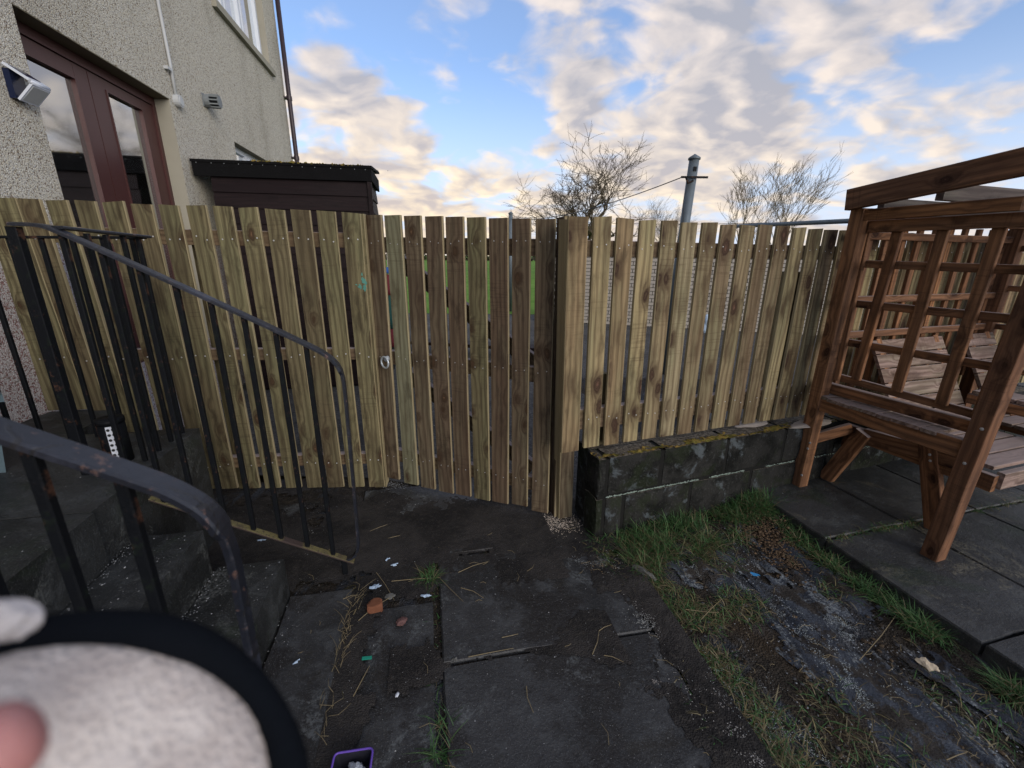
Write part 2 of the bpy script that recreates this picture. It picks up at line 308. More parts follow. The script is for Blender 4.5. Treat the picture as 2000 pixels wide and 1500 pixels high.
c = N.mix(N.step(N.noise(p, .6, 6., .6), .35, .65), (.10, .22, .025), (.17, .30, .05)); c = N.mix(N.math('MULTIPLY', N.noise(p, 25., 3., .7), .5), c, (.06, .12, .02))
fin(N, b, c, .9, N.noise(p, 30., 3.), .6, .03, spec=.1); M['field'] = m
m, N, b = new_mat('concrete_block'); p = N('ShaderNodeTexCoord').outputs['Object']; rnd = N('ShaderNodeObjectInfo').outputs['Random']
q = N.vm('ADD', p, N('ShaderNodeCombineXYZ', {0: N.math('MULTIPLY', rnd, 13.), 1: 0., 2: N.math('MULTIPLY', rnd, 7.)}).outputs[0])
n1 = N.noise(q, 6., 5., .65); n2 = N.noise(q, 60., 4., .7); up = N('ShaderNodeSeparateXYZ', {0: N('ShaderNodeNewGeometry').outputs['Normal']}).outputs[2]
c = N.mix(N.step(n1, .40, .60), (.0065, .007, .0065), (.022, .022, .021)); c = N.mix(N.math('MULTIPLY', N.step(N.noise(q, 7., 6., .7, .4), .56, .66), .8), c, (.085, .10, .11)); c = N.mix(N.math('MULTIPLY', N.step(N.noise(q, 4., 5., .65, .3), .50, .62), .5), c, (.017, .024, .010))
c = N.mix(N.math('MULTIPLY', N.step(n2, .56, .68), .45), c, (.065, .068, .062))
c = N.mix(N.step(up, .5, .8), c, N.mix(N.step(n2, .42, .62), (.055, .048, .038), (.15, .13, .105)))
fin(N, b, c, .9, N.math('ADD', n2, n1), .9, .008, spec=.15); M['block'] = m
M['mortar'] = plain('mortar_dark', (.010, .010, .009), .9, sc=40, var=.75, bump=.8)
M['bed'] = plain('mortar_bed', (.42, .37, .33), .9, sc=40, var=.4, bump=.8)
m, N, b = new_mat('moss'); p = N('ShaderNodeTexCoord').outputs['Object']
c = N.ramp(N.noise(p, 14., 5., .7), [(.3, (.045, .055, .014)), (.46, (.14, .12, .03)), (.60, (.26, .17, .05)), (.75, (.07, .085, .02))])
fin(N, b, c, 1., N.noise(p, 160., 3., .7), 1., .006, spec=.1); M['moss'] = m
m, N, b = new_mat('whitewashed_brick'); p = N('ShaderNodeTexCoord').outputs['Object']
c = N.mix(N.math('MULTIPLY', N.noise(p, 5., 5., .6), .7), (.42, .39, .34), (.28, .24, .21)); fin(N, b, c, .85, N.noise(p, 60., 3.), .4, .004); M['wbrick'] = m
m, N, b = new_mat('bark'); p = N('ShaderNodeTexCoord').outputs['Object']
c = N.mix(N.noise(p, 3., 4., .6), (.06, .046, .034), (.13, .10, .07)); fin(N, b, c, .9, N.noise(p, 20., 4.), .5, .02, spec=.2); M['bark'] = m
m, N, b = new_mat('bark_sunlit'); fin(N, b, N.mix(N.noise(N('ShaderNodeTexCoord').outputs['Object'], 3., 4., .6), (.13, .10, .07), (.24, .195, .135)), .9, spec=.2); M['bark_lit'] = m  # brighter copy of bark, low sunlight put into the colour
m, N, b = new_mat('blade'); at = N('ShaderNodeAttribute', attribute_name='col', attribute_type='GEOMETRY').outputs['Color']
fin(N, b, at, .6, spec=.3); b.inputs['Subsurface Weight'].default_value = 0.; M['blade'] = m
m, N, b = new_mat('chips'); fin(N, b, N('ShaderNodeAttribute', attribute_name='col', attribute_type='GEOMETRY').outputs['Color'], .85, spec=.3); M['chip'] = m
m, N, b = new_mat('window_glass')
gl = N('ShaderNodeBsdfGlossy', {'Color': (.92, .96, 1, 1), 'Roughness': .05}).outputs[0]; tr = N('ShaderNodeBsdfTransparent', {'Color': (.75, .80, .80, 1)}).outputs[0]
fr = N('ShaderNodeFresnel', {'IOR': 1.6}).outputs[0]; ms = N('ShaderNodeMixShader', {0: N.math('ADD', N.math('MULTIPLY', fr, 1.3), .42, clamp=True), 1: tr, 2: gl}).outputs[0]
N.l.new(ms, m.node_tree.nodes['Material Output'].inputs[0]); M['glass'] = m
m, N, b = new_mat('clear_plastic'); p = N('ShaderNodeTexCoord').outputs['Object']; fin(N, b, (.55, .6, .68), .2, N.noise(p, 45., 4., .7), 1., .02, spec=.8); b.inputs['Alpha'].default_value = .75; M['clear'] = m

# ------------------------------------------------------------------ object helpers
def props(o, label=None, cat=None, group=None, kind=None):
    for k, v in (('label', label), ('category', cat), ('group', group), ('kind', kind)):
        if v: o[k] = v
    return o
def empty(name, loc, label=None, cat=None, group=None, kind=None):
    o = bpy.data.objects.new(name, None); o.location = loc; o.empty_display_size = .1; COL.objects.link(o)
    return props(o, label, cat, group, kind)
def wmat(o): return (wmat(o.parent) @ o.matrix_parent_inverse @ o.matrix_basis) if o.parent else o.matrix_basis.copy()
def link(name, me, mat, parent=None, mw=None):
    o = bpy.data.objects.new(name, me); COL.objects.link(o)
    if mat is not None:
        if isinstance(mat, str): mat = M[mat]
        if not me.materials: me.materials.append(mat)
    if mw is not None: o.matrix_basis = mw
    if parent is not None:
        o.parent = parent; o.matrix_parent_inverse = wmat(parent).inverted()
    return o
def mesh(name, v, f, smooth=False):
    me = bpy.data.meshes.new(name); me.from_pydata([tuple(x) for x in v], [], f); me.update()
    if smooth: me.polygons.foreach_set('use_smooth', [True]*len(me.polygons))
    return me
def fixn(me):
    import bmesh
    bm = bmesh.new(); bm.from_mesh(me); bmesh.ops.recalc_face_normals(bm, faces=bm.faces[:]); bm.to_mesh(me); bm.free(); return me
class MB:
    def __init__(s): s.v = []; s.f = []
    def add(s, v, f): n = len(s.v); s.v += [Vector(x) for x in v]; s.f += [tuple(i+n for i in q) for q in f]
    def box8(s, c): s.add(c, [(0, 3, 2, 1), (4, 5, 6, 7), (0, 1, 5, 4), (1, 2, 6, 5), (2, 3, 7, 6), (3, 0, 4, 7)])
    def box(s, o, ex, ey, ez):        # corner o, three edge vectors
        o, ex, ey, ez = map(Vector, (o, ex, ey, ez)); s.box8([o, o+ex, o+ex+ey, o+ey, o+ez, o+ex+ez, o+ex+ey+ez, o+ey+ez])
    def tube(s, pts, r, n=8, cap=True):
        pts = [Vector(p) for p in pts]; rr = r if isinstance(r, (list, tuple)) else [r]*len(pts); prev = None; base = len(s.v)
        for i, p in enumerate(pts):
            t = (pts[min(i+1, len(pts)-1)]-pts[max(i-1, 0)]).normalized()
            if prev is None: u = t.orthogonal().normalized()
            else: u = (prev - t*prev.dot(t)); u = u.normalized() if u.length > 1e-6 else t.orthogonal().normalized()
            prev = u; w = t.cross(u)
            for k in range(n):
                a = 2*math.pi*k/n; s.v.append(p+(u*math.cos(a)+w*math.sin(a))*rr[i])
        for i in range(len(pts)-1):
            for k in range(n):
                a = base+i*n+k; b_ = base+i*n+(k+1) % n; s.f.append((a, b_, b_+n, a+n))
        if cap: s.f.append(tuple(base+k for k in range(n))[::-1]); e = base+(len(pts)-1)*n; s.f.append(tuple(e+k for k in range(n)))
    def build(s, name, mat, parent=None, smooth=False, mw=None):
        me = mesh(name, s.v, s.f, smooth); fixn(me); return link(name, me, mat, parent, mw)
def bar(name, p0, p1, w, t, wd, mat, parent=None, ch=.0025, seg=1, bow=0., cut0=0., cut1=0.):
    """timber from p0 to p1; w along wd, t across; own origin at p0, local z along the grain"""
    p0, p1 = Vector(p0), Vector(p1); z = (p1-p0); L = z.length; z.normalize()
    x = Vector(wd); x = (x-z*x.dot(z)).normalized(); y = z.cross(x)
    a, b_ = w/2, t/2; c = min(ch, t/4)
    prof = [(-a+c, -b_), (a-c, -b_), (a, -b_+c), (a, b_-c), (a-c, b_), (-a+c, b_), (-a, b_-c), (-a, -b_+c)]
    v = []; f = []
    sd = random.random()*99
    for i in range(seg+1):
        q = i/seg; dx = bow*math.sin(q*math.pi)+(mn.noise(Vector((q*3+sd, 0, 0)))*.0015 if seg > 1 else 0)
        for (X, Y) in prof:
            zz = q*L
            if i == 0: zz += cut0*X/a
            if i == seg: zz += cut1*X/a
            v.append((X+dx, Y, zz))
    for i in range(seg):
        for k in range(8): A = i*8+k; B = i*8+(k+1) % 8; f.append((A, B, B+8, A+8))
    f.append(tuple(range(8))[::-1]); f.append(tuple(seg*8+k for k in range(8)))
    me = mesh(name, v, f)
    mw = Matrix(((x.x, y.x, z.x, p0.x), (x.y, y.y, z.y, p0.y), (x.z, y.z, z.z, p0.z), (0, 0, 0, 1)))
    return link(name, me, mat, parent, mw)
def dots(name, pts, nrm, r, mat, parent):
    m_ = MB()
    for p in pts:
        n = Vector(nrm); u = n.orthogonal().normalized(); w = n.cross(u); p = Vector(p)
        ring = [p+(u*math.cos(k*math.pi/3)+w*math.sin(k*math.pi/3))*r for k in range(6)]
        m_.add(ring+[q+n*r*.35 for q in ring]+[p+n*r*.6], [(k, (k+1) % 6, 6+(k+1) % 6, 6+k) for k in range(6)]+[(6+k, 6+(k+1) % 6, 12) for k in range(6)])
    o = m_.build(name, mat, parent); o['kind'] = 'stuff'; return o
def lump(name, c, size, mat, label=None, cat=None, seed=0, parent=None, rough=.35, kind=None, flat=False):
    import bmesh
    bm = bmesh.new(); bmesh.ops.create_icosphere(bm, subdivisions=3, radius=1.)
    for v in bm.verts:
        d = v.co.normalized(); k = 1+mn.noise(d*1.4+Vector((seed*7.1, 3, 1)))*rough+mn.noise(d*4+Vector((seed, 0, 9)))*rough*.4
        q = d*k
        if flat: q = Vector([max(-.72, min(.72, t_)) for t_ in q])
        v.co = Vector((q.x*size[0], q.y*size[1], q.z*size[2]))
    me = bpy.data.meshes.new(name); bm.to_mesh(me); bm.free()
    o = link(name, me, mat, parent, Matrix.Translation(c) @ Matrix.Rotation(seed*1.3, 4, 'Z')); return props(o, label, cat, kind=kind)

H1, H2 = hd(78.8), hd(-11.2)          # house frame: away from the wall, along the wall
def hp(a, b, z=0.): return H1*a+H2*b+Vector((0, 0, z))

# ------------------------------------------------------------------ ground
def soil_h(x, y):
    base = -.05
    pa, pb = H1.x*x+H1.y*y, H2.x*x+H2.y*y
    if -1.9 < pa < .9 and .3 < pb < 2.9: base += .036*min(1, (pa+1.9)/.3)*min(1, (.9-pa)/.05)
    k = max(0., min(1., (x-.55)/.25))*max(0., min(1., (2.7-x)/.2))
    base += k*.026
    kb_ = (x-1.524)*.967+(y-2.351)*.253            # distance from the kerb, negative on the soil side
    if k > 0 and kb_ > -.28: base += .034*min(1, (kb_+.28)/.22)
    n = mn.noise(Vector((x*3, y*3, 0)))*.012+mn.noise(Vector((x*11, y*11, 3)))*.006+mn.noise(Vector((x*30, y*30, 5)))*.003
    wd = (Vector((x, y, 0))-Vector((.45, 2.0, 0))).dot(Vector((-.333, .943, 0)))
    if k > 0: base += max(0., 1-abs(wd+.12)/.35)*.03*k
    return base+n*(1. if k > 0 else .5)
xs = [-300, -60, -20, -8, -4.5]+list(np.arange(-3.5, -1.5, .07))+list(np.arange(-1.5, 0.4, .03))+list(np.arange(.4, 2.3, .022))+list(np.arange(2.3, 5, .15))+[6, 9, 20, 60, 300]
ys = [-300, -60, -20, -6, -2, 0.2]+list(np.arange(.45, 2.75, .022))+list(np.arange(2.75, 5, .1))+[6, 8, 11.4, 20, 60, 150, 600]
vv = []; ff = []
for j, y in enumerate(ys):
    for i, x in enumerate(xs):
        near = (-3.6 < x < 5) and (.3 < y < 5.2)
        vv.append((x, y, soil_h(x, y) if near else -.05))
nx = len(xs)
for j in range(len(ys)-1):
    for i in range(nx-1): a = j*nx+i; ff.append((a, a+1, a+nx+1, a+nx))
props(link('ground', mesh('ground', vv, ff, True), 'soil'), kind='structure')
def sheet(name, pts, z, mat, kind='structure'):
    o = link(name, mesh(name, [(p[0], p[1], z) for p in pts], [tuple(range(len(pts)))]), mat); return props(o, kind=kind)
sheet('field', [(-300, 11.3), (2.0, 11.3), (300, 12.5), (300, 600), (-300, 600)], .0, 'field')
gd = Vector((.94, -.341, 0)); gn = Vector((.341, .94, 0))
sheet('gravel_yard', [(-3.0, 2.72), (-1.0, 2.66), (-.78, 2.62), (.22, 2.26), (.45, 2.28), (3.6, 3.35), (9, 5.5), (9, 11.28), (-9, 11.28), (-9, 7.5)], -.006, 'grit')

def slab(name, a0, a1, b0, b1, top, th, fr, mat, parent, n=7, wear=.006, seed=0):
    """flag with worn, slightly ragged edges; fr(a,b,z) gives the frame"""
    random.seed(seed*13+5); v = []; f = []
    def e(t, k): return mn.noise(Vector((t*6+seed*3.7, k*9.1, seed)))*wear*1.3
    P = []
    for i in range(n): q = i/(n-1); P.append((a0+(a1-a0)*q, b0+e(q*2, 1)))
    for i in range(1, n): q = i/(n-1); P.append((a1+e(q*2, 2), b0+(b1-b0)*q))
    for i in range(1, n): q = i/(n-1); P.append((a1+(a0-a1)*q, b1+e(q*2, 3)))
    for i in range(1, n-1): q = i/(n-1); P.append((a0+e(q*2, 4), b1+(b0-b1)*q))
    ca, cb = (a0+a1)/2, (b0+b1)/2; m_ = len(P)
    tilt = (random.uniform(-1, 1)*.004, random.uniform(-1, 1)*.004)
    for (k, dz) in ((1, -th), (1, -.007), (.985, 0)):
        for (a, b_) in P:
            aa = ca+(a-ca)*k; bb = cb+(b_-cb)*k; v.append(fr(aa, bb, top+dz+(aa-ca)*tilt[0]+(bb-cb)*tilt[1]))
    for r in range(2):
        for i in range(m_): A = r*m_+i; B = r*m_+(i+1) % m_; f.append((A, B, B+m_, A+m_))
    f.append(tuple(2*m_+i for i in range(m_)))
    me = mesh(name, v, f); fixn(me); return link(name, me, mat, parent)

def hfield(name, fr, a0, a1, b0, b1, na, nb, zf, mf, mat, parent=None, kind='stuff'):
    v = []; f = []; ok = []; used = {}
    for i in range(na+1):
        for j in range(nb+1):
            a = a0+(a1-a0)*i/na; b_ = b0+(b1-b0)*j/nb; p = fr(a, b_); v.append((p.x, p.y, p.z+zf(a, b_))); ok.append(mf(a, b_))
    for i in range(na):
        for j in range(nb):
            q = i*(nb+1)+j; ids = (q, q+nb+1, q+nb+2, q+1)
            if all(ok[k_] for k_ in ids): f.append(ids)
    keep = sorted({k_ for q in f for k_ in q}); mp = {k_: n_ for n_, k_ in enumerate(keep)}
    o = link(name, mesh(name, [v[k_] for k_ in keep], [tuple(mp[k_] for k_ in q) for q in f], True), mat, parent); o['kind'] = kind; return o
path = empty('path', (0, 1.5, 0), kind='structure')
for i, (a0, a1, b0, b1, t) in enumerate([(-.005, .86, .66, 1.262, .0), (-.005, .85, 1.275, 1.872, .002), (-.37, -.035, .66, 1.60, -.006), (-.66, -.395, .55, 1.735, .006),
        (-.45, .285, 1.895, 2.62, .003), (.297, .72, 1.90, 2.36, .0), (-.005, .86, .05, .647, .0), (-.37, -.035, .05, .647, -.004), (-.66, -.395, -.1, .54, .004), (-1.7, -.47, 1.9, 2.56, -.012)]):
    slab('flagstone', a0, a1, b0, b1, t, .05, hp, 'flag', path, seed=i+1)
DE = (G(2000, 1310, .08)-G(1480, 965, .08)).normalized(); NE = Vector((-DE.y, DE.x, 0)); P0 = G(1480, 965, .0)
def pp(a, b, z=0.): return P0+DE*a+NE*b+Vector((0, 0, z))
# trodden dirt spread thinly over the flags: thick before the gate, thin along the right hand edge
def dn(a, b_): return mn.noise(Vector((a*2.3, b_*3.1, 1)))*.9+mn.noise(Vector((a*8, b_*9, 5)))*.45+mn.noise(Vector((a*31, b_*31, 9)))*.22
def w1(a, b_): return 1.5*max(0, 1-abs(b_-2.1)/.62)-.42+(-.5 if a > .62 else 0)
hfield('trodden_soil', hp, -1.7, .86, 1.62, 2.75, 260, 120, lambda a, b_: .0015+.006*max(-.2, min(1.2, dn(a, b_)+w1(a, b_)))+mn.noise(Vector((a*60, b_*60, 2)))*.0016, lambda a, b_: dn(a, b_)+w1(a, b_) > 0, 'dirt')
def w2(a, b_): return (a-.82)*5.5+.12
hfield('trodden_soil', hp, .55, .98, .6, 1.95, 70, 180, lambda a, b_: .0015+.010*max(-.2, min(1.2, dn(a*2, b_*1.4)+w2(a, b_)))+mn.noise(Vector((a*60, b_*60, 2)))*.002-max(0, a-.92)*.16, lambda a, b_: dn(a*2, b_*1.4)+w2(a, b_) > 0, 'dirt')
hfield('trodden_soil', hp, -.2, .7, 1.12, 1.42, 120, 50, lambda a, b_: .0012+.004*max(-.2, dn(a, b_)+.2), lambda a, b_: dn(a, b_)+.35-abs(b_-1.27)*6 > 0, 'dirt')
hfield('trodden_soil', hp, -.64, -.02, .6, 1.72, 100, 170, lambda a, b_: .0025+.004*max(-.2, dn(a+4, b_)), lambda a, b_: dn(a+4, b_)+.42-abs(a+.385)*7+(.35 if b_ > 1.45 else 0) > 0, 'dirt')
P0 = Vector((1.524, 2.351, 0))
patio = empty('patio', P0, kind='structure')
k = 20
for ib in range(6):
    for ia in range(-2, 4):
        a0 = .45+.65*(ia-1)+.006; b0 = .56*ib+.006
        if ib == 0 and ia < 0: continue
        k += 1; slab('paving_slab', a0, a0+.638, b0, b0+.548, .08+random.uniform(-.003, .003), .10, pp, 'patio', patio, seed=k)

# ------------------------------------------------------------------ steps and landing
st = empty('doorstep', hp(-1.2, 1.4), 'mossy dark concrete steps with landing rising between the black railings', 'steps')
def block(name, a0, a1, b0, b1, z0, z1, mat, parent, seed):
    import bmesh
    bm = bmesh.new(); na, nb = max(2, int((a1-a0)/.09)), max(2, int((b1-b0)/.09))
    vs = {}
    for i in range(na+1):
        for j in range(nb+1):
            a = a0+(a1-a0)*i/na; b_ = b0+(b1-b0)*j/nb; e_ = (i in (0, na)) or (j in (0, nb))
            w_ = mn.noise(Vector((a*9, b_*9, seed)))*.006
            vs[i, j] = bm.verts.new(hp(a+(w_ if e_ else 0), b_+(w_ if e_ else 0), z1+w_*.5-(.010 if e_ else 0)))
    for i in range(na):
        for j in range(nb): bm.faces.new((vs[i, j], vs[i+1, j], vs[i+1, j+1], vs[i, j+1]))
    be = [e_ for e_ in bm.edges if e_.is_boundary]
    r = bmesh.ops.extrude_edge_only(bm, edges=be)
    for v_ in r['geom']:
        if isinstance(v_, bmesh.types.BMVert): v_.co.z = z0
    bmesh.ops.recalc_face_normals(bm, faces=bm.faces[:])
    me = bpy.data.meshes.new(name); bm.to_mesh(me); bm.free(); return link(name, me, mat, parent)
block('step', -.925, -.668, .45, 1.74, -.04, .205, 'step', st, 1)
block('step', -1.155, -.93, .42, 1.70, -.04, .415, 'step', st, 2)
block('landing', -1.62, -1.16, -.2, 1.545, -.04, .625, 'step', st, 3)
block('landing', -2.215, -1.63, -.2, 1.545, -.04, .622, 'step', st, 4)
block('landing', -2.215, -1.17, 1.552, 2.31, -.04, .628, 'step', st, 5)
block('landing', -2.215, -1.80, 2.316, 2.80, -.04, .60, 'step', st, 6)

# ------------------------------------------------------------------ house
PH = Vector((-2.67, 2.338, 0)); AW = PH.dot(H1); BW = PH.dot(H2)
def hs(s, d, z): return PH+H2*s+H1*d+Vector((0, 0, z))      # s along the wall, d out from the wall face
def sz(px, py, d=0.):
    q = V(px, py, PH+H1*d, H2); return (q-PH).dot(H2), q.z
house = empty('house', hs(2, 0, 0), 'cream roughcast house with brown glazed doors and upstairs window left of the fence', 'house')
S0, S1, HT, TH = -5., 6.03, 6.9, .28
holes = [(.53, 2.09, .63, 2.785), (3.50, 5.40, 4.155, 5.45), (3.46, 4.70, 1.65, 2.75)]
wm_ = MB()
def wallbox(s0, s1, z0, z1): wm_.box(hs(s0, -TH, z0), H2*(s1-s0), H1*TH, Vector((0, 0, z1-z0)))
wallbox(S0, .53, -.05, HT); wallbox(.53, 2.09, -.05, .63); wallbox(.53, 2.09, 2.785, HT); wallbox(2.09, 3.46, -.05, HT)
wallbox(3.46, 4.70, -.05, 1.65); wallbox(3.46, 4.70, 2.75, 4.155); wallbox(3.46, 3.50, 4.155, 5.45); wallbox(4.70, 5.40, -.05, 4.155)
wallbox(3.46, 5.40, 5.45, HT); wallbox(5.40, S1, -.05, HT)
wm_.box(hs(S0, -7, -.05), H2*.28, H1*(7-TH), Vector((0, 0, HT))); wm_.box(hs(S1-.28, -7, -.05), H2*.28, H1*(7-TH), Vector((0, 0, HT))); wm_.box(hs(S0, -7.28, -.05), H2*(S1-S0), H1*.28, Vector((0, 0, HT)))
wm_.build('wall', 'harl', house)
rf = MB(); e0, e1_ = S0-.3, S1+.3
for (d0, z0, d1, z1) in ((.35, HT-.02, -3.6, HT+2.4), (-7.6, HT-.02, -3.6, HT+2.4)):
    rf.box8([hs(e0, d0, z0), hs(e1_, d0, z0), hs(e1_, d1, z1), hs(e0, d1, z1), hs(e0, d0, z0+.12), hs(e1_, d0, z0+.12), hs(e1_, d1, z1+.12), hs(e0, d1, z1+.12)])
rf.build('roof', 'roof', house)
def fr_box(name, s0, s1, d0, d1, z0, z1, mat, parent):
    m_ = MB(); m_.box(hs(s0, d0, z0), H2*(s1-s0), H1*(d1-d0), Vector((0, 0, z1-z0))); return m_.build(name, mat, parent)
# painted reveals, a few mm proud of the opening faces
for (s0, s1, z0, z1) in holes:
    fr_box('reveal', s0, s0+.004, -.20, -.002, z0, z1-.006, 'reveal', house); fr_box('reveal', s1-.004, s1, -.20, -.002, z0, z1-.006, 'reveal', house)
    fr_box('lintel', s0, s1, -.20, -.002, z1-.005, z1, 'soffit', house)
# rooms behind the glass
for (s0, s1, z0, z1) in holes:
    m_ = MB(); m_.box(hs(s0-.3, -2.2, z0-.2), H2*(s1-s0+.6), H1*.02, Vector((0, 0, z1-z0+.5))); m_.build('room_wall', 'curtain', house)
# patio doors
DD = -.155
door = fr_box('door_frame', .53, .575, DD-.03, DD+.035, .64, 2.78, 'brown', house)
fr_box('frame_jamb', 2.045, 2.086, DD-.03, DD+.035, .64, 2.78, 'brown', door); fr_box('frame_head', .575, 2.045, DD-.03, DD+.035, 2.715, 2.78, 'brown', door); fr_box('threshold', .575, 2.045, DD-.03, DD+.06, .63, .66, 'brown', door)
smid = sz(157, 120, DD)[0]; gl0 = sz(199, 175, DD)[0]; gl1 = sz(272, 213, DD)[0]; gr = sz(139, 150, DD)[0]; ztop = sz(139, 150, DD)[1]; ztop2 = sz(235, 193, DD)[1]
print('door', smid, gl0, gl1, gr, ztop, ztop2)
def leaf(s0, s1, g0, g1, zt):
    d_ = fr_box('door_stile', s0, g0, DD-.022, DD+.022, .665, 2.712, 'brown', house); d_.name = 'door'
    fr_box('stile', g1, s1, DD-.022, DD+.022, .665, 2.712, 'brown', d_); fr_box('top_rail', g0, g1, DD-.021, DD+.021, zt, 2.711, 'brown', d_)
    fr_box('bottom_rail', g0, g1, DD-.021, DD+.021, .666, .86, 'brown', d_)
    fr_box('pane', g0, g1, DD-.006, DD-.002, .86, zt, 'glass', d_)
    for (u0, u1) in ((g0, g0+.014), (g1-.014, g1)): fr_box('bead', u0, u1, DD-.002, DD+.028, .86, zt, 'brown', d_)
    fr_box('bead', g0+.014, g1-.014, DD-.002, DD+.028, zt-.014, zt, 'brown', d_)
leaf(.578, smid-.004, .66, gr, ztop); leaf(smid+.004, 2.042, gl0, gl1, ztop2)
fr_box('handle', smid+.03, smid+.05, DD+.022, DD+.07, 1.62, 1.64, 'galv', house)
# upstairs window
def window(s0, s1, z0, z1, muls, name='window'):
    d = -.12; w_ = fr_box(name, s0+.004, s0+.06, d-.03, d+.03, z0, z1-.006, 'upvc', house)
    fr_box('frame', s1-.06, s1-.004, d-.03, d+.03, z0, z1-.006, 'upvc', w_); fr_box('frame', s0+.06, s1-.06, d-.03, d+.03, z0, z0+.06, 'upvc', w_); fr_box('frame', s0+.06, s1-.06, d-.03, d+.03, z1-.066, z1-.006, 'upvc', w_)
    prev = s0+.06
    for mu in muls+[s1-.06]:
        e_ = mu if mu == s1-.06 else mu-.03
        fr_box('pane', prev, e_, d-.006, d-.002, z0+.06, z1-.066, 'glass', w_)
        fr_box('sash', prev, prev+.045, d-.002, d+.042, z0+.061, z1-.067, 'upvc', w_); fr_box('sash', e_-.045, e_, d-.002, d+.042, z0+.061, z1-.067, 'upvc', w_)
        fr_box('sash', prev+.045, e_-.045, d-.002, d+.042, z0+.061, z0+.105, 'upvc', w_)
        if mu != s1-.06: fr_box('mullion', mu-.03, mu+.03, d-.03, d+.03, z0+.06, z1-.066, 'upvc', w_)
        prev = mu+.03
    return w_
window(3.50, 5.40, 4.155, 5.45, [4.05, 4.62]); window(3.46, 4.70, 1.65, 2.75, [4.08])
fr_box('sill', 3.44, 5.46, -.09, .05, 4.075, 4.152, 'reveal', house); fr_box('sill', 3.42, 4.74, -.09, .05, 1.57, 1.648, 'reveal', house)
# drainpipe with collars and brackets
PS_ = 5.985
m_ = MB(); m_.tube([hs(PS_, .075, 0.), hs(PS_, .075, HT-.1)], .036, 12); dp = m_.build('drainpipe', 'pipe', house, True)
for z in (5.35, 3.95, 3.05):
    m_ = MB(); m_.tube([hs(PS_, .075, z-.03), hs(PS_, .075, z+.03)], .044, 12); m_.box(hs(PS_-.05, .0, z-.012), H2*.1, H1*.05, Vector((0, 0, .024))); m_.build('pipe_bracket', 'pipe', dp)
# cable conduit with round box
m_ = MB(); m_.tube([hs(2.185, .016, 2.84), hs(2.19, .016, 3.1), hs(2.18, .016, 3.5), hs(2.20, .016, 6.4)], .0135, 8); cb = m_.build('cable_conduit', 'cable', house, True)
m_ = MB(); m_.tube([hs(2.20, .0, 2.80), hs(2.20, .045, 2.80)], .052, 16); m_.tube([hs(2.20, .045, 2.80), hs(2.20, .052, 2.80)], .038, 16); m_.build('junction_box', 'cable', cb)
s_, z_ = sz(323, 133); m_ = MB(); m_.box(hs(s_-.03, 0, z_-.012), H2*.06, H1*.034, Vector((0, 0, .024))); m_.build('clip', 'cable', cb)
# louvred vent
s_, z_ = sz(400, 197); vt = fr_box('vent', s_-.06, s_+.06, 0, .010, z_-.06, z_+.06, 'ventg', house)
m_ = MB(); m_.tube([hs(s_, .012, z_), hs(s_, .06, z_)], .062, 14); m_.build('vent_pipe', 'ventg', vt)
for k in range(10):
    a = 2*math.pi*k/10; m_ = MB(); m_.box(hs(s_+.058*math.cos(a)-.005, .055, z_+.058*math.sin(a)-.005), H2*.01, H1*.085, Vector((0, 0, .012))); m_.build('vent_fin', 'ventg', vt)
m_ = MB(); m_.tube([hs(s_, .06, z_), hs(s_, .132, z_)], .042, 12); m_.build('vent_core', 'dark', vt)
m_ = MB(); m_.tube([hs(s_, .135, z_), hs(s_, .143, z_)], .055, 14); m_.build('vent_cap', 'ventg', vt)
# solar wall light
s_, z_ = sz(50, 165, .06)
sol = empty('solar_wall_light', hs(s_, 0, z_), 'small silver solar wall light with folded panel fixed on roughcast beside the doors', 'wall light')
def plate(name, s0, s1, P_, Q_, th, mat, par):
    (d0, z0), (d1, z1) = P_, Q_; t = Vector((d1-d0, z1-z0, 0)).normalized(); nx_, nz_ = -t.y*th, t.x*th
    m2 = MB(); m2.box8([hs(s0, d0, z0), hs(s1, d0, z0), hs(s1, d1, z1), hs(s0, d1, z1), hs(s0, d0+nx_, z0+nz_), hs(s1, d0+nx_, z0+nz_), hs(s1, d1+nx_, z1+nz_), hs(s0, d1+nx_, z1+nz_)]); return m2.build(name, mat, par)
plate('upper_plate', s_-.06, s_+.06, (.015, z_+.075), (.125, z_-.002), .012, 'white', sol); plate('solar_panel', s_-.045, s_+.045, (.034, z_+.0755), (.105, z_+.026), .003, 'solar', sol)
plate('lower_plate', s_-.06, s_+.06, (.125, z_-.004), (.045, z_-.085), .012, 'white', sol); plate('lamp_face', s_-.05, s_+.05, (.128, z_-.022), (.060, z_-.088), -.004, 'cable', sol)
m_ = MB(); m_.tube([hs(s_-.06, .125, z_-.001), hs(s_+.06, .125, z_-.001)], .011, 10); m_.build('edge', 'white', sol, True)
fr_box('back_box', s_-.045, s_+.045, 0, .03, z_-.08, z_+.06, 'solar', sol)

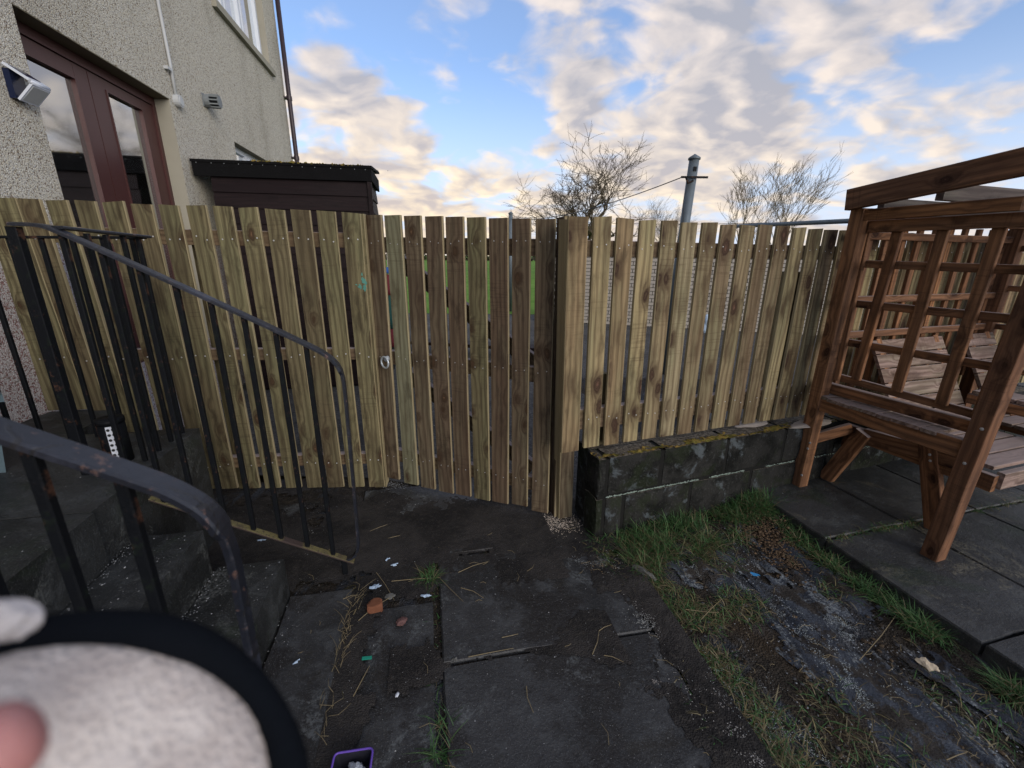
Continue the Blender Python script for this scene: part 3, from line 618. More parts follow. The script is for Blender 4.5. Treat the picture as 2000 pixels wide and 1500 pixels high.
# ------------------------------------------------------------------ shed
shL = (V(368, 316, PH, H2)-PH).dot(H2)
b5 = (PH+H2*shL).dot(H2); aR = V(722, 326, hp(AW, b5), H1).dot(H1); bF = 5.75
shed = empty('garden_shed', hp((AW+aR)/2, b5+.3), 'dark brown shiplap shed with mossy black roof against the house wall', 'shed')
aL = AW+.16
fa = aR-.03
z = 0.02; i = 0
while z < 2.2:
    for (o_, ex, nrm, L) in ((hp(aL, b5+.03), H1, -H2, fa-aL), (hp(fa, b5+.03), H2, H1, bF-b5)):
        m_ = MB(); o2 = o_+Vector((0, 0, z)); zt = min(.142, 2.235-z)
        m_.box8([o2, o2+ex*L, o2+ex*L+nrm*.020, o2+nrm*.020, o2+Vector((0, 0, zt)), o2+ex*L+Vector((0, 0, zt)), o2+ex*L+nrm*.006+Vector((0, 0, zt)), o2+nrm*.006+Vector((0, 0, zt))])
        Z = ex; X = Vector((0, 0, 1)); mwx = Matrix(((X.x, X.cross(-Z).x*-1, Z.x, o2.x), (X.y, (X.cross(-Z)*-1).y, Z.y, o2.y), (X.z, (X.cross(-Z)*-1).z, Z.z, o2.z), (0, 0, 0, 1)))
        Yv = Z.cross(X); mwx = Matrix(((X.x, Yv.x, Z.x, o2.x), (X.y, Yv.y, Z.y, o2.y), (X.z, Yv.z, Z.z, o2.z), (0, 0, 0, 1))); inv = mwx.inverted(); m_.v = [inv @ q for q in m_.v]
        m_.build('board', 'wshed', shed, mw=mwx)
    z += .145
bar('corner_trim', hp(fa+.012, b5-.005+.02, 0), hp(fa+.012, b5+.015, 2.19), .045, .04, H1, 'wshed', shed)
m_ = MB(); m_.box(hp(aL+.0, b5+.04, 0), H1*(fa-aL-.03), H2*(bF-b5), Vector((0, 0, 2.27))); m_.build('inside', 'dark', shed)
bar('fascia', hp(aL-.13, b5, 2.255), hp(aR+.005, b5, 2.265), .145, .025, (0, 0, 1), 'felt', shed)
bar('fascia', hp(aR, b5+.01, 2.265), hp(aR, bF+.1, 2.26), .13, .022, (0, 0, 1), 'felt', shed)
m_ = MB(); m_.box8([hp(aL-.14, b5-.02, 2.305), hp(aR+.02, b5-.02, 2.315), hp(aR+.02, bF+.15, 2.40), hp(aL-.14, bF+.15, 2.40), hp(aL-.14, b5-.02, 2.33), hp(aR+.02, b5-.02, 2.34), hp(aR+.02, bF+.15, 2.425), hp(aL-.14, bF+.15, 2.425)]); m_.build('roof', 'felt', shed)
random.seed(3)
dots('roof_nails', [hp(aL-.08+i*.118+random.uniform(-.02, .02), b5-.0135, 2.30) for i in range(16)], tuple(-H2), .0045, 'ventg', shed)
m_ = MB()
for i in range(420):
    q = hp(random.uniform(aL+.4, aR), b5-.02+abs(random.gauss(0, .12)), 2.33); r = random.uniform(.008, .026)*(1.2 if random.random() < .2 else .8); q.z += (q.dot(H2)-b5)*.1
    m_.add([q+Vector((r, 0, 0)), q+Vector((-r*.5, r*.8, 0)), q+Vector((-r*.5, -r*.8, 0)), q+Vector((random.uniform(-.3, .3)*r, 0, r*random.uniform(.6, 1.2)))], [(0, 1, 3), (1, 2, 3), (2, 0, 3)])
props(m_.build('roof_moss', 'moss', shed), kind='stuff')

# ------------------------------------------------------------------ left picket fence
random.seed(11)
LP = Vector((-.89, 2.512, 0)); LD = hd(84); LN = Vector((LD.y, -LD.x, 0)); LN = -LN if LN.y > 0 else LN      # LN faces the camera
lf = empty('picket_fence', LP-LD*.9, 'greenish picket fence of wide boards running left of the gate to the house', 'fence')
tops = [-43, 8, 58, 112, 167, 222, 277, 330, 384, 435, 485, 537, 587, 637, 686]
nl = []
for i, x in enumerate(tops):
    T = V(x, 388+(x-60)*.0435+random.uniform(-1.5, 1.5), LP, LD)
    xb = float(np.interp(x, [-43, 8, 167, 330, 686], [165, 212, 325, 450, 737])); yb = 956-(x/690)*7
    B = V(xb, yb, LP, LD)
    B.z = max(.018, B.z)
    if x < 40: B = T+(B-T)*((T.z-.60)/(T.z-B.z))
    w_ = .098+random.uniform(-.003, .004)
    if x < 20: w_ = .118
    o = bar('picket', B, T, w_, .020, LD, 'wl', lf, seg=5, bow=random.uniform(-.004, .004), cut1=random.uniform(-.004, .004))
    for zr in (1.55, .90, .21):
        q = B+(T-B)*((zr-B.z)/(T.z-B.z))
        if zr > B.z: nl += [q+LD*s_+LN*.0105+Vector((0, 0, random.uniform(-.012, .012))) for s_ in (-.026, .024)]
    if x == 686: last = o; lastT, lastB = T, B
dots('screws', nl, LN, .0042, 'nail', lf)
for (z0, z1) in ((1.51, 1.59), (.868, .936), (.174, .247)):
    zc = (z0+z1)/2; bar('rail', LP-LD*(1.66 if zc > 1 else 1.4)-LN*.034+Vector((0, 0, zc+.012)), LP+LD*.03-LN*.034+Vector((0, 0, zc)), z1-z0, .045, (0, 0, 1), 'wrail', lf)
bar('post', LP+LD*.030-LN*.062, LP+LD*.030-LN*.062+Vector((0, 0, 1.69)), .075, .10, LD, 'wl', lf)
bar('post', LP-LD*.85-LN*.11, LP-LD*.85-LN*.11+Vector((0, 0, 1.60)), .075, .075, LD, 'wl', lf)
# teal paint splash on the last board
m_ = MB(); random.seed(4)
for (px, py, rx, rz) in ((711, 549, .015, .022), (703, 560, .012, .012), (712, 563, .010, .020), (696, 556, .006, .004), (707, 536, .005, .008)):
    q = V(px, py, LP+LN*.0112, LD); pts = []
    for k in range(18): a = 2*math.pi*k/18; r = 1+random.uniform(-.45, .3); pts.append(q+LD*rx*math.cos(a)*r+Vector((0, 0, rz*math.sin(a)*r)))
    m_.add(pts+[p_-LN*.0012 for p_ in pts], [tuple(range(18))]+[(k, (k+1) % 18, 18+(k+1) % 18, 18+k) for k in range(18)])
m_.build('paint_mark', 'tealpaint', last)

# ------------------------------------------------------------------ gate
GA = G(757, 935, .03); GB = G(1055, 998, .03); GD = (GB-GA).normalized(); GN = Vector((GD.y, -GD.x, 0)); GN = -GN if GN.y > 0 else GN
gate = empty('picket_gate', (GA+GB)/2-Vector((0, 0, .03)), 'brown picket gate with steel ring handle standing closed between the two fences', 'gate')
gt = [(716, 745, 420), (751, 784, 420.5), (790, 823, 421.5), (830, 866, 422.5), (871, 906, 423.5), (913, 949, 424.5), (956, 993, 426), (1001, 1038, 427), (1047, 1086, 428)]
gb = [(760, 784, 934), (790, 819, 943), (822, 853, 951), (857, 888, 959), (890, 922, 965), (927, 958, 973), (962, 993, 979), (1001, 1030, 984), (1039, 1070, 997)]
nl = []; gm = ['wg', 'wgl', 'wg', 'wg', 'wg', 'wl', 'wg', 'wg', 'wg']
for i in range(9):
    T0, T1 = V(gt[i][0], gt[i][2], GA, GD), V(gt[i][1], gt[i][2], GA, GD); B0, B1 = V(gb[i][0], gb[i][2], GA, GD), V(gb[i][1], gb[i][2]+2, GA, GD)
    if i == 0: B0 = V(753, 930, GA, GD)
    T, B = (T0+T1)/2, (B0+B1)/2; w_ = min(.104, max(.09, ((T1-T0).length+(B1-B0).length)/2))
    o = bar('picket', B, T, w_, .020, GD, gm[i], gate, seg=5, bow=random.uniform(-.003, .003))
    if i == 0: gp0 = o
    for zr in (1.54, .88, .22):
        q = B+(T-B)*((zr-B.z)/(T.z-B.z)); nl += [q+GD*s_+GN*.0105+Vector((0, 0, random.uniform(-.01, .01))) for s_ in (-.024, .024)]
dots('screws', nl, GN, .003, 'nail', gate)
def gbar(n_, t0, z0, t1, z1, w_, off=.034, mt='wrail'): return bar(n_, GA+GD*t0-GN*off+Vector((0, 0, z0-GA.z)), GA+GD*t1-GN*off+Vector((0, 0, z1-GA.z)), w_, .042, (0, 0, 1), mt, gate)
gbar('rail', .02, 1.53, 1.10, 1.515, .085); gbar('rail', .02, .872, 1.10, .855, .085); gbar('rail', .02, .212, 1.10, .190, .085)
def gz(px, py): q = V(px, py, GA-GN*.07, GD); return (q-GA).dot(GD), q.z
(t0, z0), (t1, z1) = gz(800, 515), gz(1045, 700); gbar('brace', t0-.1, z0+.06-.03, t1, z1-.03, .085, .078)
(t0, z0), (t1, z1) = gz(806, 730), gz(1035, 905); gbar('brace', t0-.06, z0+.0, t1+.02, z1-.03, .085, .078)
# ring handle
q = V(757, 700, GA+GN*.012, GD); q2 = V(755, 709, GA+GN*.05, GD)
m_ = MB(); m_.tube([q, q+GN*.022], [.018, .014], 12); hb = m_.build('handle_boss', 'galv', gate, True)
m_ = MB(); R_ = .034
ax = (GD*.95+GN*.3).normalized()
m_.tube([q+GN*.03+Vector((0, 0, -.018))+ax*R_*math.cos(a)+Vector((0, 0, R_*math.sin(a))) for a in [2*math.pi*k/24 for k in range(25)]], .0058, 8, False); m_.build('handle_ring', 'galv', hb, True)
for dz in (-.02, .0, .02):
    m_ = MB(); m_.tube([q+GD*.006+GN*(.004+dz*.0)+Vector((0, 0, dz*.6)), q+GD*.006+GN*.012+Vector((0, 0, dz*.6))], .006, 8); m_.build('handle_bolt', 'galv', hb)

# ------------------------------------------------------------------ right picket fence, corner post
RP = G(1154, 872, .5); RD = hd(71.2); RN = Vector((RD.y, -RD.x, 0)); RN = -RN if RN.y > 0 else RN
rfn = empty('picket_fence', Vector((RP.x, RP.y, 0))+RD*1.0, 'pale yellow green picket fence with big knots standing on the low block wall', 'fence')
nl = []; random.seed(5); tt = 0.
for i in range(36):
    tb = i*.1206-.002; tp = tb-.019+.0019*min(i, 10)
    if i == 0: continue_t = True
    B = RP+RD*tb+Vector((0, 0, .0+.0008*i)); T = RP+RD*(tp+random.uniform(-.002, .002)); T.z = 1.650-.0012*i+random.uniform(-.004, .004); B.z = .500+.0007*i+random.uniform(-.003, .003)
    bar('picket', B, T, .089+random.uniform(-.002, .003), .020, RD, 'wr', rfn, seg=5, bow=random.uniform(-.003, .003), cut1=random.uniform(-.003, .003))
    for zr in (1.52, .66): q = B+(T-B)*((zr-B.z)/(T.z-B.z)); nl += [q+RD*s_+RN*.0105+Vector((0, 0, random.uniform(-.012, .012))) for s_ in (-.026, .022)]
# front corner board
CB = V(1112, 881, RP+RN*.012, RD); CT = V(1128.5, 423, RP+RN*.012, RD)
bar('picket', CB, CT, .098, .020, RD, 'wr', rfn, seg=5)
dots('screws', nl, RN, .0032, 'nail', rfn)
for (z0, z1, t1) in ((1.475, 1.550, 4.3), (.60, .712, 4.3)): bar('rail', RP-RD*.10-RN*.034+Vector((0, 0, (z0+z1)/2-.5)), RP+RD*t1-RN*.034+Vector((0, 0, (z0+z1)/2-.5-.01)), z1-z0, .045, (0, 0, 1), 'wrail', rfn)
cp = empty('corner_post', G(1098, 1012), 'brown timber gate post against the end of the low block wall', 'post')
PC = G(1105, 1013); PT = PC+(CT-CB)*((1.648)/(CT.z-CB.z)); PC2 = PC-RN*.045; 
bar('post', PC-RN*.048, Vector((CT.x, CT.y, 0))-RN*.056-RD*.006+Vector((0, 0, 1.640)), .085, .088, RD, 'wg', cp, ch=.004)
bar('side_board', G(1083, 1008)-RN*.030+Vector((0, 0, .0)), V(1098, 424, G(1083, 1008)-RN*.030, Vector((-RN.x, -RN.y, 0))), .092, .018, RN, 'wg', cp)
for t_ in (.07, 1.32, 2.4):
    bar('post', RP+RD*t_-RN*.105+Vector((0, 0, -.50)), RP+RD*t_-RN*.105+Vector((0, 0, .38 if t_ < 1 else .9)), .09, .085, RD, 'wl', rfn)

# ------------------------------------------------------------------ low block wall
WC = Vector((.450, 2.003, 0)); WD = Vector((.9435, .3315, 0)).normalized(); WN = Vector((-WD.y, WD.x, 0))   # WN away from the camera
lw = empty('block_wall', WC+WD*1.2, 'low mossy concrete block wall two courses high beneath the picket fence', 'wall')
tj = (V(1296, 890, WC, WD)-WC).dot(WD); tl = (V(1219, 980, WC, WD)-WC).dot(WD); print('wall joints', tj, tl)
def wblock(t0, t1, n0, n1, z0, z1, seed, mat='block', name='block'):
    import bmesh
    bm = bmesh.new(); o_ = WC+WD*t0+WN*n0; bmesh.ops.create_cube(bm, size=1)
    bmesh.ops.subdivide_edges(bm, edges=bm.edges[:], cuts=4, use_grid_fill=True)
    for v_ in bm.verts:
        c = v_.co+Vector((.5, .5, .5)); w_ = (mn.noise(Vector((c.x*5+seed*3, c.y*3, c.z*4)))*.006)
        edge = sum(1 for x in c if x < .01 or x > .99)
        ins = .006 if edge >= 2 else 0
        lc = Vector((t0+(t1-t0)*c.x, n0+(n1-n0)*c.y, z0+(z1-z0)*c.z))
        if edge >= 2:
            for ax_, (lo, hi) in enumerate(((t0, t1), (n0, n1), (z0, z1))):
                mid = (lo+hi)/2; lc[ax_] += (ins if lc[ax_] < mid else -ins)*(1 if c[ax_] < .01 or c[ax_] > .99 else 0)
        v_.co = WC+WD*(lc.x+w_*.4)+WN*(lc.y+w_)+Vector((0, 0, lc.z+w_*.5))
    me = bpy.data.meshes.new(name); bm.to_mesh(me); bm.free(); me.polygons.foreach_set('use_smooth', [False]*len(me.polygons)); return link(name, me, mat, lw)
BT = .135
wblock(.0, .055, .0, BT, .252, .475, 1)
wblock(.066, tj-.009, 0, BT, .252, .478, 2); t = tj+.009; i = 3
while t < 4.0: wblock(t, t+.44, 0, BT, .252, .480, i); t += .452; i += 1
wblock(0, .05, 0, BT, -.06, .238, 20); wblock(.062, tl-.006, 0, BT, -.06, .236, 21); t = tl+.006; i = 22
while t < 4.0: wblock(t, t+.44, 0, BT, -.06, .237, i); t += .452; i += 1
m_ = MB(); m_.box(WC+WD*.012+WN*.009+Vector((0, 0, -.06)), WD*4.1, WN*(BT-.016), Vector((0, 0, .525))); m_.build('mortar', 'mortar', lw)
it_ = []
for i in range(1300):
    t = random.uniform(.06, 2.2)
    if mn.noise(Vector((t*5, 7, 0))) < -.12 or random.random() < t*.35: continue
    q = WC+WD*t+WN*random.uniform(.0, .004)+Vector((0, 0, .2445+random.gauss(0, .0022))); r = random.uniform(.002, .005); it_ += [q+Vector((r, 0, 0)), q+Vector((-r, 0, 0)), q-WN*r*.6, q+Vector((0, 0, r*.8)), q-Vector((0, 0, r*.8))]
m_ = MB()
for i in range(0, len(it_), 5): m_.add(it_[i:i+5], [(0, 2, 3), (2, 1, 3), (0, 4, 2), (2, 4, 1)])
props(m_.build('mortar_bed_line', plain('lime_bloom', (.34, .42, .36), .9, sc=60, var=.5), lw), kind='stuff')
# rough top behind the front course, bed of mortar under the boards
m_ = MB(); m_.box(WC+WD*.02+WN*(BT+.002)+Vector((0, 0, -.06)), WD*4.1, WN*.12, Vector((0, 0, .53))); m_.build('coping', 'block', lw)
for (x0, x1, s_) in ((1438, 1508, 1), (1540, 1640, 2)):
    p0, p1 = G(x0, 833, .485), G(x1, 826, .485); c = (p0+p1)/2; lump('mortar_bed', c+WN*.02, ((p1-p0).length*.5, .045, .012), 'bed', seed=.25, parent=lw, rough=.3).rotation_euler = (0, 0, math.atan2(WD.y, WD.x))
random.seed(21)
hfield('moss', lambda a, b_: WC+WD*a+WN*b_, 0., 3.4, -.004, .10, 560, 18, lambda a, b_: .4755+(mn.noise(Vector((a*9, b_*14, 0)))*.5+mn.noise(Vector((a*45, b_*45, 3)))*.45+.40-b_*6.)*.024, lambda a, b_: mn.noise(Vector((a*3.1, b_*9, 7)))+mn.noise(Vector((a*14, b_*20, 2)))*.8+.50-b_*8.5 > 0, 'moss', lw)


# ------------------------------------------------------------------ railings
def railing(name, off, label, full, da=0., dz=0.):
    """one flight of railing in the upright plane b = 1.84 - off of the house frame"""
    b0 = 1.84-off
    r = empty(name, hp(-.44, b0, 0), label, 'railing', 'black iron railings beside the steps')
    P = lambda a, z: hp(a+da, b0, z+dz)
    # flat handrail swept along a path, bent at both ends
    sl = (1.555-1.085)/(-1.235+.41)
    prof = [(-1.62, 1.565), (-1.36, 1.565), (-1.29, 1.565), (-1.24, 1.553), (-.80, 1.085+sl*(-.80+.41)), (-.46, 1.085+sl*(-.46+.41)), (-.415, 1.082), (-.378, 1.045), (-.358, .99), (-.357, .9), (-.368, .2), (-.374, .13), (-.395, .095), (-.43, .083)]
    if full: prof = prof[1:]
    for _ in range(2):                 # round the bends
        p2 = [prof[0]]
        for (q, w_) in zip(prof[:-1], prof[1:]): p2 += [(q[0]*.75+w_[0]*.25, q[1]*.75+w_[1]*.25), (q[0]*.25+w_[0]*.75, q[1]*.25+w_[1]*.75)]
        prof = p2+[prof[-1]]
    wds = [.024]*9+[.012]*5; tk = .006
    wds = [.024 if z > 1.0 else .015 for (a, z) in prof]
    m_ = MB(); n = len(prof)
    for i, (a, z) in enumerate(prof):
        a0, z0 = prof[max(0, i-1)]; a1, z1 = prof[min(n-1, i+1)]; t = Vector((a1-a0, z1-z0)).normalized(); nn = Vector((-t.y, t.x)); nn = nn if nn.y > 0 or nn.x > 0 else -nn
        w_ = wds[i]
        for (u, k) in ((-w_, -tk), (w_, -tk), (w_, tk*.5), (w_*.8, tk), (-w_*.8, tk), (-w_, tk*.5)): m_.v.append(hp(a+da+nn.x*k, b0+u, z+dz+nn.y*k))
    for i in range(n-1):
        for k in range(6): A = i*6+k; B = i*6+(k+1) % 6; m_.f.append((A, B, B+6, A+6))
    m_.f += [tuple(range(6)), tuple((n-1)*6+k for k in range(6))]
    m_.build('handrail', 'hrail', r)
    # bottom rail with lichen, and foot
    bz = lambda a: .083+(-.43-a)*(.573-.083)/(1.31-.43)
    bar('bottom_rail', P(-.40, bz(-.40)), P(-1.34, bz(-1.34)), .034, .010, H2, 'lichen', r)
    bar('foot', P(-.445, -.03), P(-.445, bz(-.445)-.006), .024, .012, H1, 'iron', r)
    hz = lambda a: 1.085+sl*(a+.41)-.006 if a > -1.24 else 1.556
    a = -.488; k = 0
    while a > -1.30:
        bar('baluster', P(a, bz(a)+.004), P(a, hz(a)), .018, .018, H1, 'iron', r); a -= .1055; k += 1
    bar('newel', P(-1.36, .60), P(-1.36, 1.557), .032, .032, H1, 'iron', r); 
    return r, b0
ra, b0 = railing('stair_railing', 0., 'black iron stair railing nearer the fence, with guard rail round the landing', True)
# guard rail round the landing
bC = 2.26
bar('guard_rail', hp(-1.235, 1.84, 1.557), hp(-1.20, bC+.02, 1.542), .038, .011, H1, 'hrail', ra)
bar('guard_rail', hp(-1.20, bC, 1.538), hp(-2.20, bC, 1.528), .034, .011, H2, 'iron', ra)
for k in range(1, 5): b_ = 1.84+k*.1; bar('baluster', hp(-1.215, b_, .60), hp(-1.215, b_, 1.542), .017, .017, H1, 'iron', ra)
for k in range(9): a = -1.25-k*.112; bar('baluster', hp(a, bC, .60), hp(a, bC, 1.532), .017, .017, H1, 'iron', ra)
ra2, b02 = railing('stair_railing', 1.14, 'black iron stair railing nearest the camera with flaking paint and rust', False, .012, .03)

# ------------------------------------------------------------------ things on the landing
q = G(30, 925, .62); bn = empty('plastic_bin', q-H1*.16, 'small blue grey plastic bin with rimmed lid at the left edge on landing', 'bin')
def taper(name, c, w0, w1, z0, z1, mat, par, rnd=.03):
    m_ = MB()
    for (w_, z) in ((w0, z0), (w1, z1)):
        for (sx_, sy_) in ((-1, -1), (1, -1), (1, 1), (-1, 1)):
            for (dx, dy) in (((1, 0), (0, 1)) if sx_*sy_ > 0 else ((0, 1), (1, 0))):
                m_.v.append(c+H1*sx_*(w_-rnd*dx)+H2*sy_*(w_-rnd*dy)+Vector((0, 0, z)))
    m_.f = [(k, (k+1) % 8, 8+(k+1) % 8, 8+k) for k in range(8)]+[tuple(range(8)), tuple(8+k for k in range(8))]
    return m_.build(name, mat, par)
cb_ = q-H1*.16-H2*.10
taper('body', cb_, .13, .155, 0, .30, 'bin', bn); taper('rim', cb_, .172, .172, .29, .325, 'bin', bn); taper('lid', cb_, .165, .13, .3255, .36, 'bin', bn)
q = G(236, 900, .625); zt = V(236, 822, q, H1).z+.015
can = empty('perforated_canister', q, 'silver perforated metal canister standing behind railing on the landing', 'canister')
m_ = MB(); m_.tube([q, Vector((q.x, q.y, zt-.02))], .046, 24); m_.build('body', 'iron', can, True)
m_ = MB(); aa_ = [math.radians(-70+k*6) for k in range(7)]; pl = [Vector((q.x, q.y, 0))+Vector((math.cos(t_), math.sin(t_), 0))*r_ for r_ in (.0462, .048) for t_ in aa_]
m_.v = [p_+Vector((0, 0, q.z+.01)) for p_ in pl]+[Vector((p_.x, p_.y, zt-.024)) for p_ in pl]; n_ = 14
for k in range(6): m_.f += [(k, k+1, k+1+n_, k+n_), (7+k, 7+k+1, 7+k+1+n_, 7+k+n_), (k+n_, k+1+n_, 7+k+1+n_, 7+k+n_)]
m_.f += [(0, 7, 7+n_, n_), (6, 13, 13+n_, 6+n_)]; m_.build('perforated_plate', 'white', can)
m_ = MB(); m_.tube([Vector((q.x, q.y, zt-.0199)), Vector((q.x, q.y, zt))], .048, 24); m_.build('rim', 'iron', can, True)
nh = 0
for i in range(2):
    a = math.radians(-61+i*18)
    for k in range(7):
        z = .65+k*.022; d = Vector((math.cos(a), math.sin(a), 0)); m_ = MB(); m_.tube([Vector((q.x, q.y, z))+d*.046, Vector((q.x, q.y, z))+d*.0488], .006, 8); m_.build('hole', 'dark', can)

# ------------------------------------------------------------------ arbour bench
AP = Vector((1.856, 2.481, .08)); E2 = hd(-17.8); E1 = hd(72.2)      # E2 back along the side, E1 along the seat
def ap(a, b, z): return Vector((AP.x, AP.y, 0))+E2*a+E1*b+Vector((0, 0, z))   # a<0 towards the camera
def SP(px, py, off=0.): return V(px, py, AP+E1*off, E2)
arb = empty('garden_arbour', ap(-.36, .8, .08), 'reddish brown wooden arbour bench with trellis sides and sloping roof beams on patio', 'arbour')
A = 'warb'
bar('post', SP(1559, 947), SP(1684, 408), .070, .070, E2, A, arb)
f0_ = SP(1818, 1094); f1_ = SP(1927, 819); ft = f1_+(f1_-f0_)*((1.80-f1_.z)/(f1_.z-f0_.z)); bar('post', f0_+E1*.0, ft, .070, .072, E2, A, arb)
print('front post', f0_, ft)
def AB(n_, p, q_, w_, t_, wd, off=0., mt=A): return bar(n_, SP(*p, off), SP(*q_, off), w_, t_, wd, mt, arb)
zU = (0, 0, 1)
q0, q1 = SP(1657, 391, -.06), SP(2000, 316, -.06); bar('rafter', q0, q0+(q1-q0)*1.35, .105, .042, zU, A, arb)
# trellis side panel
AB('top_rail', (1686, 420), (2000, 397), .055, .030, zU, -.01); 
p_ = SP(2000, 399, -.01); bar('lower_top_rail', SP(1700, 443, .03), SP(2010, 428, .03), .060, .030, zU, A, arb)
OF = .045
for (p, q_) in (((1695, 437), (1631, 742)), ((1762, 424), (1672, 741)), ((1851, 424), (1751, 764)), ((1963, 418), (1838, 790)), ((2075, 400), (1912, 812))): AB('trellis_upright', p, q_, .047, .022, E2, OF)
for (p, q_) in (((1680, 515), (2030, 528)), ((1660, 592), (2010, 626)), ((1641, 666), (1965, 720)), ((1626, 733), (1915, 812))): AB('trellis_rail', p, q_, .040, .020, zU, OF+.024)
AB('sill', (1603, 752), (1912, 836), .060, .045, zU, .075)
AB('seat_rail', (1595, 784), (1893, 880), .088, .040, zU, -.002)
sl0 = SP(1600, 770, 0.); nS = 9
for i in range(nS):
    a = -.045-i*(.60/nS); z = .705+random.uniform(-.004, .004); ov = random.uniform(.022, .034); bar('shelf_slat', ap(a, -ov, z-.022), ap(a, .20, z-.022+random.uniform(-.003, .003)), .062, .018, E2, 'wslat', arb)
# back trellis
BO = .03
for i in range(10):
    b_ = .17+i*.135
    bar('trellis_upright', ap(BO, b_, .70), ap(BO, b_+.0, 1.66), .036, .022, E1, A, arb)
for z in (1.60, 1.25, 1.045): bar('trellis_rail', ap(BO-.023, .03, z), ap(BO-.023, 1.55, z), .040, .020, zU, A, arb)
bar('back_beam', ap(BO-.05, .03, 1.70), ap(BO-.05, 1.56, 1.70), .07, .035, zU, A, arb)
bar('post', ap(0, 1.45, .08), ap(0, 1.45, 1.73), .07, .07, E2, A, arb); bar('post', ap(-.72, 1.50, .08), ap(-.72, 1.50, 1.86), .07, .07, E2, A, arb)
bar('rafter', ap(.09, 1.53, 1.785), ap(-.92, 1.53, 1.90), .105, .042, zU, A, arb)
for i in range(4): bar('trellis_upright', ap(-.12-i*.15, 1.48, .75), ap(-.12-i*.15, 1.48, 1.70), .036, .02, E2, A, arb)
for z in (.78, 1.05, 1.3, 1.55): bar('trellis_rail', ap(-.02, 1.46, z), ap(-.70, 1.46, z), .036, .02, zU, A, arb)
# roof beams along the seat
for (px, py) in ((1715, 402), (1832, 374)):
    q = SP(px, py, 0.); bar('roof_beam', q+E1*.02, q+E1*1.62, .075, .032, zU, 'wgrey', arb)
q = SP(1990, 340, 0.); bar('roof_beam', ap(-.86, -.0, 1.90), ap(-.86, 1.62, 1.90), .075, .032, zU, 'wgrey', arb)
# seat backs, seats, centre table
def seat(b0_, b1_):
    for i in range(6):
        zz_ = .58+i*.078; aa = -.26+i*.042; bar('back_slat', ap(aa, b0_, zz_), ap(aa, b1_, zz_), .082, .018, E2*.47+Vector((0, 0, .88)), 'wslat', arb)
    for b_ in (b0_+.06, b1_-.06): bar('back_support', ap(-.28, b_, .50), ap(-.02, b_, 1.01), .045, .035, E1, A, arb)
    for i in range(5): aa = -.24-i*.106; bar('seat_slat', ap(aa, b0_, .505), ap(aa, b1_, .505), .094, .020, E2, 'wslat', arb)
    bar('seat_apron', ap(-.742, b0_, .455), ap(-.742, b1_, .455), .085, .030, zU, 'wslat', arb)
seat(.29, .92); seat(1.14, 1.44)
for i in range(4): bar('table_slat', ap(-.30-i*.1, .94, .70), ap(-.30-i*.1, 1.12, .70), .09, .020, E2, 'wslat', arb)
for a_ in (-.25, -.64): bar('table_apron', ap(a_, .94, .655), ap(a_, 1.12, .655), .06, .022, zU, A, arb)
for b_ in (.95, 1.11): bar('table_side', ap(-.24, b_, .655), ap(-.65, b_, .655), .06, .022, zU, A, arb); bar('table_leg', ap(-.62, b_, .50), ap(-.62, b_, .64), .045, .04, E2, A, arb)
# seat side rail just inside, under-frame and splayed legs
bar('seat_bearer', ap(-.03, .27, .44), ap(-.74, .27, .44), .085, .035, zU, A, arb); bar('seat_bearer', ap(-.03, 1.40, .44), ap(-.74, 1.40, .44), .085, .035, zU, A, arb)
bar('stretcher', ap(-.02, .30, .35), ap(-.02, 1.45, .35), .07, .035, zU, A, arb)
f = G(1612, 935, .08); tp = V(1688, 845, f, E2); bar('leg', f, tp, .085, .040, E2, A, arb)
q0, q1 = SP(1588, 856, .05), V(1662, 836, f, E2); bar('leg_rail', q0, q1, .065, .030, zU, A, arb)
f = G(1827, 1036, .08); tp = V(1815, 868, f, E2); bar('leg', f, tp, .085, .040, E2, A, arb)
p0 = V(1690, 850, f, E2); p1 = V(1885, 905, f, E2); bar('seat_bearer', p0+E1*.0, p1, .085, .035, zU, A, arb)
bo = [SP(*p, -.036) for p in ((1582, 865), (1578, 876), (1566, 928), (1918, 838), (1884, 905))]; dots('bolts', bo, tuple(-E1), .0075, 'nail', arb)
fr_ = [V(x, y, f0_-E2*.037, E1) for x, y in ((1933, 845), (1921, 878), (1912, 893))]; dots('screws', fr_, tuple(-E2), .004, 'nail', arb)
f = G(1827, 1036, .08); dots('bolts', [V(x, y, f-E1*.021, E2) for x, y in ((1816, 888), (1817, 900))], tuple(-E1), .007, 'nail', arb)

# ------------------------------------------------------------------ beyond the fence
b0_, b1_ = Vector((.532, 10.184, 0)), Vector((3.769, 9.187, 0)); bd = (b1_-b0_).normalized(); bnn = Vector((-bd.y, bd.x, 0))
ww = empty('brick_wall', b0_+bd*4, 'whitewashed brick garden wall seen through the gaps of the right fence', 'wall')
m_ = MB(); m_.box(b0_+bnn*.012, bd*9.5, bnn*.1, Vector((0, 0, 1.62))); m_.build('mortar', 'mortar', ww)
m_ = MB(); random.seed(9)
for r in range(21):
    x = -.11 if r % 2 else 0.
    while x < 9.5:
        m_.box(b0_+bd*max(x, 0.)-bnn*random.uniform(0, .003)+Vector((0, 0, .006+r*.076)), bd*.212, bnn*.012, Vector((0, 0, .064))); x += .225
props(m_.build('bricks', 'wbrick', ww), kind='stuff')
m_ = MB(); m_.box(b0_-bnn*.03+Vector((0, 0, 1.622)), bd*9.5, bnn*.17, Vector((0, 0, .05))); m_.build('coping', 'wbrick', ww)
